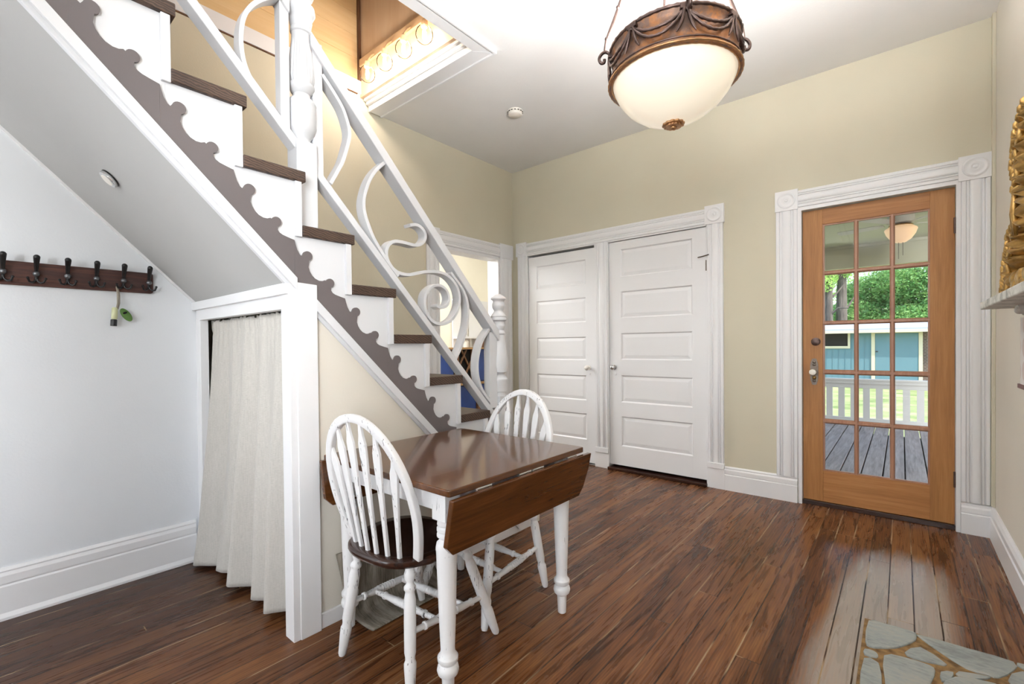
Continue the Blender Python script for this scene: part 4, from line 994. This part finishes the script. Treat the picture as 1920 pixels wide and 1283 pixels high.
item('storage_jar', 'grey storage jar on the lower kitchen shelf', 'jar', MB().lathe([(.04, 0), (.045, .01), (.045, .09), (.03, .10), (.02, .115), (.001, .117)], 20, (hx-.1, 4.95, 1.2)), 'porch_white')
item('spice_tin', 'small dark patterned tin standing on the upper kitchen shelf', 'tin', MB().lathe([(.04, 0), (.042, .004), (.042, .2), (.035, .21), (.001, .21)], 20, (hx-.1, 4.955, 1.366)), 'marble_grey')
item('bottle', 'dark bottle at the far end of the kitchen counter', 'bottle', MB().lathe([(.04, 0), (.042, .01), (.042, .14), (.015, .19), (.015, .24), (.001, .241)], 20, (hx-.1, 5.3, 1.2)), 'rack_wood')

# ------------------------------------------------------------------ porch and garden
GY = 9.3
m = MB(); k = 0; x = -3.2
while x < 3.2:
    m.box(x, x+.158, D+.14, GY+.1, -.14, -.1); x += .17
struct(m.build('floor_deck', 'deck_wood', bevel=.003, seg=1))
struct(MB().box(-3.2, 3.2, D+.16, GY+.1, 2.79, 2.86).build('ceiling_porch', 'porch_sage'))
m = MB(); m.box(-3.2, 3.2, GY, GY+.12, 2.43, 2.79); m.box(-3.2, 3.2, GY-.02, GY, 2.745, 2.79); struct(m.build('wall_porch_header', 'porch_sage'))
struct(MB().box(-3.2, 3.2, D+.16, D+.2, -.6, 0).build('wall_porch_base', 'porch_sage'))
m = MB(); m.box(-1.55, 2.2, -6.5, D+.3, CZ+.1, CZ+.2); m.box(-6.2, -1.55, 2.4, 6.7, CZ+.1, CZ+.2); struct(m.build('ceiling_roof', 'metal_roof'))  # unseen roof slab, overhang added to keep sun out of the windows
for x in (-1.9, 2.0): struct(MB().box(x-.06, x+.06, GY-.02, GY+.1, -.1, 2.45).build('wall_porch_post', 'porch_white'))
pr = thing('porch_railing', 'painted porch railing with square balusters beyond the glass door', 'railing', (0, GY, 0))
m = MB(); m.box(-1.84, 1.94, -.03, .07, .55, .60); m.box(-1.84, 1.94, .0, .045, .60-.12, .55); m.box(-1.84, 1.94, -.045, .085, .6, .63); m.build('top_rail', 'porch_white', pr, bevel=.004)
MB().box(-1.84, 1.94, 0, .045, -.06, 0).build('bottom_rail', 'porch_white', pr, bevel=.004)
x = -1.74
while x < 1.9:
    MB().box(x-.043, x+.043, .005, .035, 0, .49).build('baluster', 'porch_white', pr); x += .163
struct(MB().box(-3.2, 3.2, D+.16, GY+.1, -.3, -.26).build('floor_under_deck', 'dark_void'))  # near-black sheet added below the deck, stands in for shade in its gaps
fan = thing('ceiling_fan', 'white porch ceiling fan with a glowing amber bowl light', 'ceiling fan', (-.01, 7.4, 2.79))
MB().lathe([(.13, 0), (.135, -.06), (.13, -.12), (.10, -.13), (.001, -.13)], 32).build('motor_housing', 'porch_white', fan)
MB().lathe([(.10, -.15), (.155, -.19), (.16, -.2), (.14, -.26), (.1, -.32), (.05, -.355), (.001, -.365)], 32).build('light_bowl', 'porch_bowl', fan)
MB().lathe([(.08, -.13), (.12, -.15), (.11, -.17), (.001, -.17)], 24).build('fitter', 'brass_dull', fan)
m = MB(); m.tube([(.02, -.02, -.36), (.02, -.02, -.52)], .003, 6); m.tube([(-.02, -.03, -.36), (-.02, -.03, -.56)], .003, 6); m.build('pull_chain', 'bronze', fan)
for k in range(5):
    a = math.radians(22+72*k); q = Matrix.Rotation(a, 4, 'Z') @ Matrix.Rotation(math.radians(10), 4, 'X')
    MB(q).prism([(.16, -.03), (.26, -.055), (.64, -.065), (.66, 0), (.64, .065), (.26, .055), (.16, .03)], 'Z', -.135, -.128).build('blade', 'porch_white', fan)
struct(tag(MB().box(-40, 40, GY+.1, 80, -.62, -.6).build('ground_lawn', 'grass'), kind='structure'))
# shed
SY = 24
sh = thing('garden_shed', 'blue-green garden shed with cream trim and a pale low roof behind the porch railing', 'shed', (0, SY, -.6))
m = MB(); m.box(-8, .62, 0, 3, 0, 2.28); m.build('wall', 'teal_siding', sh)
m = MB(); x = -8
while x < -.95: m.box(x, x+.02, -.015, 0, 0, 2.25); x += .22
m.build('batten', 'teal_siding', sh)
m = MB(); m.prism([(-.45, 2.30), (3.3, 2.72), (3.3, 2.80), (-.45, 2.38)], 'X', -8.4, 3.2); m.build('roof', 'metal_roof', sh)
MB().box(-8.2, 3.0, -.47, -.42, 2.21, 2.32).build('fascia', 'cream_trim', sh)
m = MB(); m.box(-.96, -.84, -.05, 0, 0, 2.3); m.box(.50, .62, -.05, 0, 0, 2.3); m.box(-.84, .5, -.05, 0, 2.19, 2.3); m.build('door_frame', 'cream_trim', sh)
dd_ = MB().box(-.83, .49, -.03, .0, 0, 2.18).build('door', 'teal_siding', sh)
MB().box(-.82, -.74, -.08, -.03, 1.43, 1.47).build('handle', 'black_metal', dd_); 
MB().box(-2.75, -1.74, -.02, 0, 1.66, 2.36).build('window', 'dark_void', sh)
m = MB(); m.box(-2.85, -1.66, -.06, 0, 1.58, 1.68); m.box(-1.74, -1.66, -.06, 0, 1.68, 2.3); m.build('window_trim', 'cream_trim', sh)
MB().box(.62, 3.0, .1, 3, 0, 2.3).build('brick_side', 'brick', sh)
# trees
def tree(name, label, x, y, h, r, crown, leafm, nleaf, seed, lean=0):
    rnd = random.Random(seed); t = thing(name, label, 'tree', (x, y, -.6), 0, None)
    m = MB(); m.tube([(0, 0, 0), (lean*.3, 0, h*.3), (lean*.7, .1, h*.6), (lean, .1, h)], [r*1.25, r, r*.8, r*.45], 14)
    for k in range(7):
        z = h*(.35+.09*k); a = rnd.uniform(0, 6.28); L_ = rnd.uniform(.4, .9); m.tube([(lean*z/h, 0, z), (lean*z/h+L_*.5*math.cos(a), L_*.5*math.sin(a), z+.4), (lean*z/h+L_*math.cos(a), L_*math.sin(a), z+rnd.uniform(.3, 1.2))], [r*.35, r*.2, r*.08], 7)
    m.build('trunk', 'bark', t)
    v = []; f = []
    for (cx, cy, cz, cr) in crown:
        for i in range(nleaf):
            d = Vector((rnd.gauss(0, 1), rnd.gauss(0, 1), rnd.gauss(0, 1))).normalized()*cr*rnd.uniform(.62, 1.05); d.z *= .8
            p = Vector((cx, cy, cz))+d; s_ = rnd.uniform(.045, .10); u = Vector((rnd.gauss(0, 1), rnd.gauss(0, 1), rnd.gauss(0, .6))).normalized(); w = u.orthogonal().normalized(); w = (Matrix.Rotation(rnd.uniform(0, 6.28), 3, u) @ w)
            b = len(v); v += [p-u*s_, p+w*s_*.5, p+u*s_, p-w*s_*.5]; f.append((b, b+1, b+2, b+3))
    m = MB(); m.add(v, f); m.build('foliage', leafm, t)
tree('tree', 'grey barked tree with the thicker trunk, behind the shed on the left', -2.36, 29, 9.5, .25, [(-.2, 0, 5.9, 1.0), (.9, 1, 8.3, 1.6), (-1.2, .5, 7.8, 1.5)], 'leaf_light', 1900, 1)
tree('tree', 'thinner dark barked tree left of the thick trunk', -2.83, 28, 9, .19, [(-.5, 0, 5.0, .9), (-.6, .5, 7.6, 1.2), (-.8, .6, 3.2, .8)], 'leaf_light', 1900, 2, .05)
cr = [(-2.2, 0, 3.4, 1.2), (-1.6, .6, 4.6, 1.2), (-.6, .6, 3.2, 1.5), (-.4, .2, 4.9, 1.4), (.3, -.6, 2.6, 1.5), (.9, .3, 4.6, 1.5), (1.6, 0, 3.2, 1.5), (1.9, .2, 5.2, 1.2), (-1.2, .3, 2.7, 1.2)]
tree('tree', 'broad bushy green tree filling the view above the shed door', .15, 32.5, 4.2, .2, cr, 'leaf', 6000, 3)
tree('tree', 'pale green tree standing far behind the bushy one', -.5, 38.5, 8, .25, [(-3.5, 0, 4, 2.2), (-1, 0, 6, 2.0), (2.5, 1, 6.5, 2.2), (-5.5, 1, 5, 2.4), (-3.6, 0, 7, 1.6)], 'leaf_light', 3500, 4)
hd = MB(); rnd = random.Random(9); v = []; f = []
for i in range(14000):
    p = Vector((rnd.uniform(-12, 12), 44+rnd.uniform(-1, 1), rnd.uniform(-.5, 3.4)+rnd.gauss(0, .35))); s_ = rnd.uniform(.12, .26); u = Vector((rnd.gauss(0, 1), rnd.gauss(0, 1), rnd.gauss(0, .6))).normalized(); w = u.orthogonal().normalized()
    b = len(v); v += [p-u*s_, p+w*s_*.5, p+u*s_, p-w*s_*.5]; f.append((b, b+1, b+2, b+3))
hd.add(v, f); tag(hd.build('hedge', 'leaf'), 'dense green hedge along the far end of the garden', 'hedge', kind='stuff')
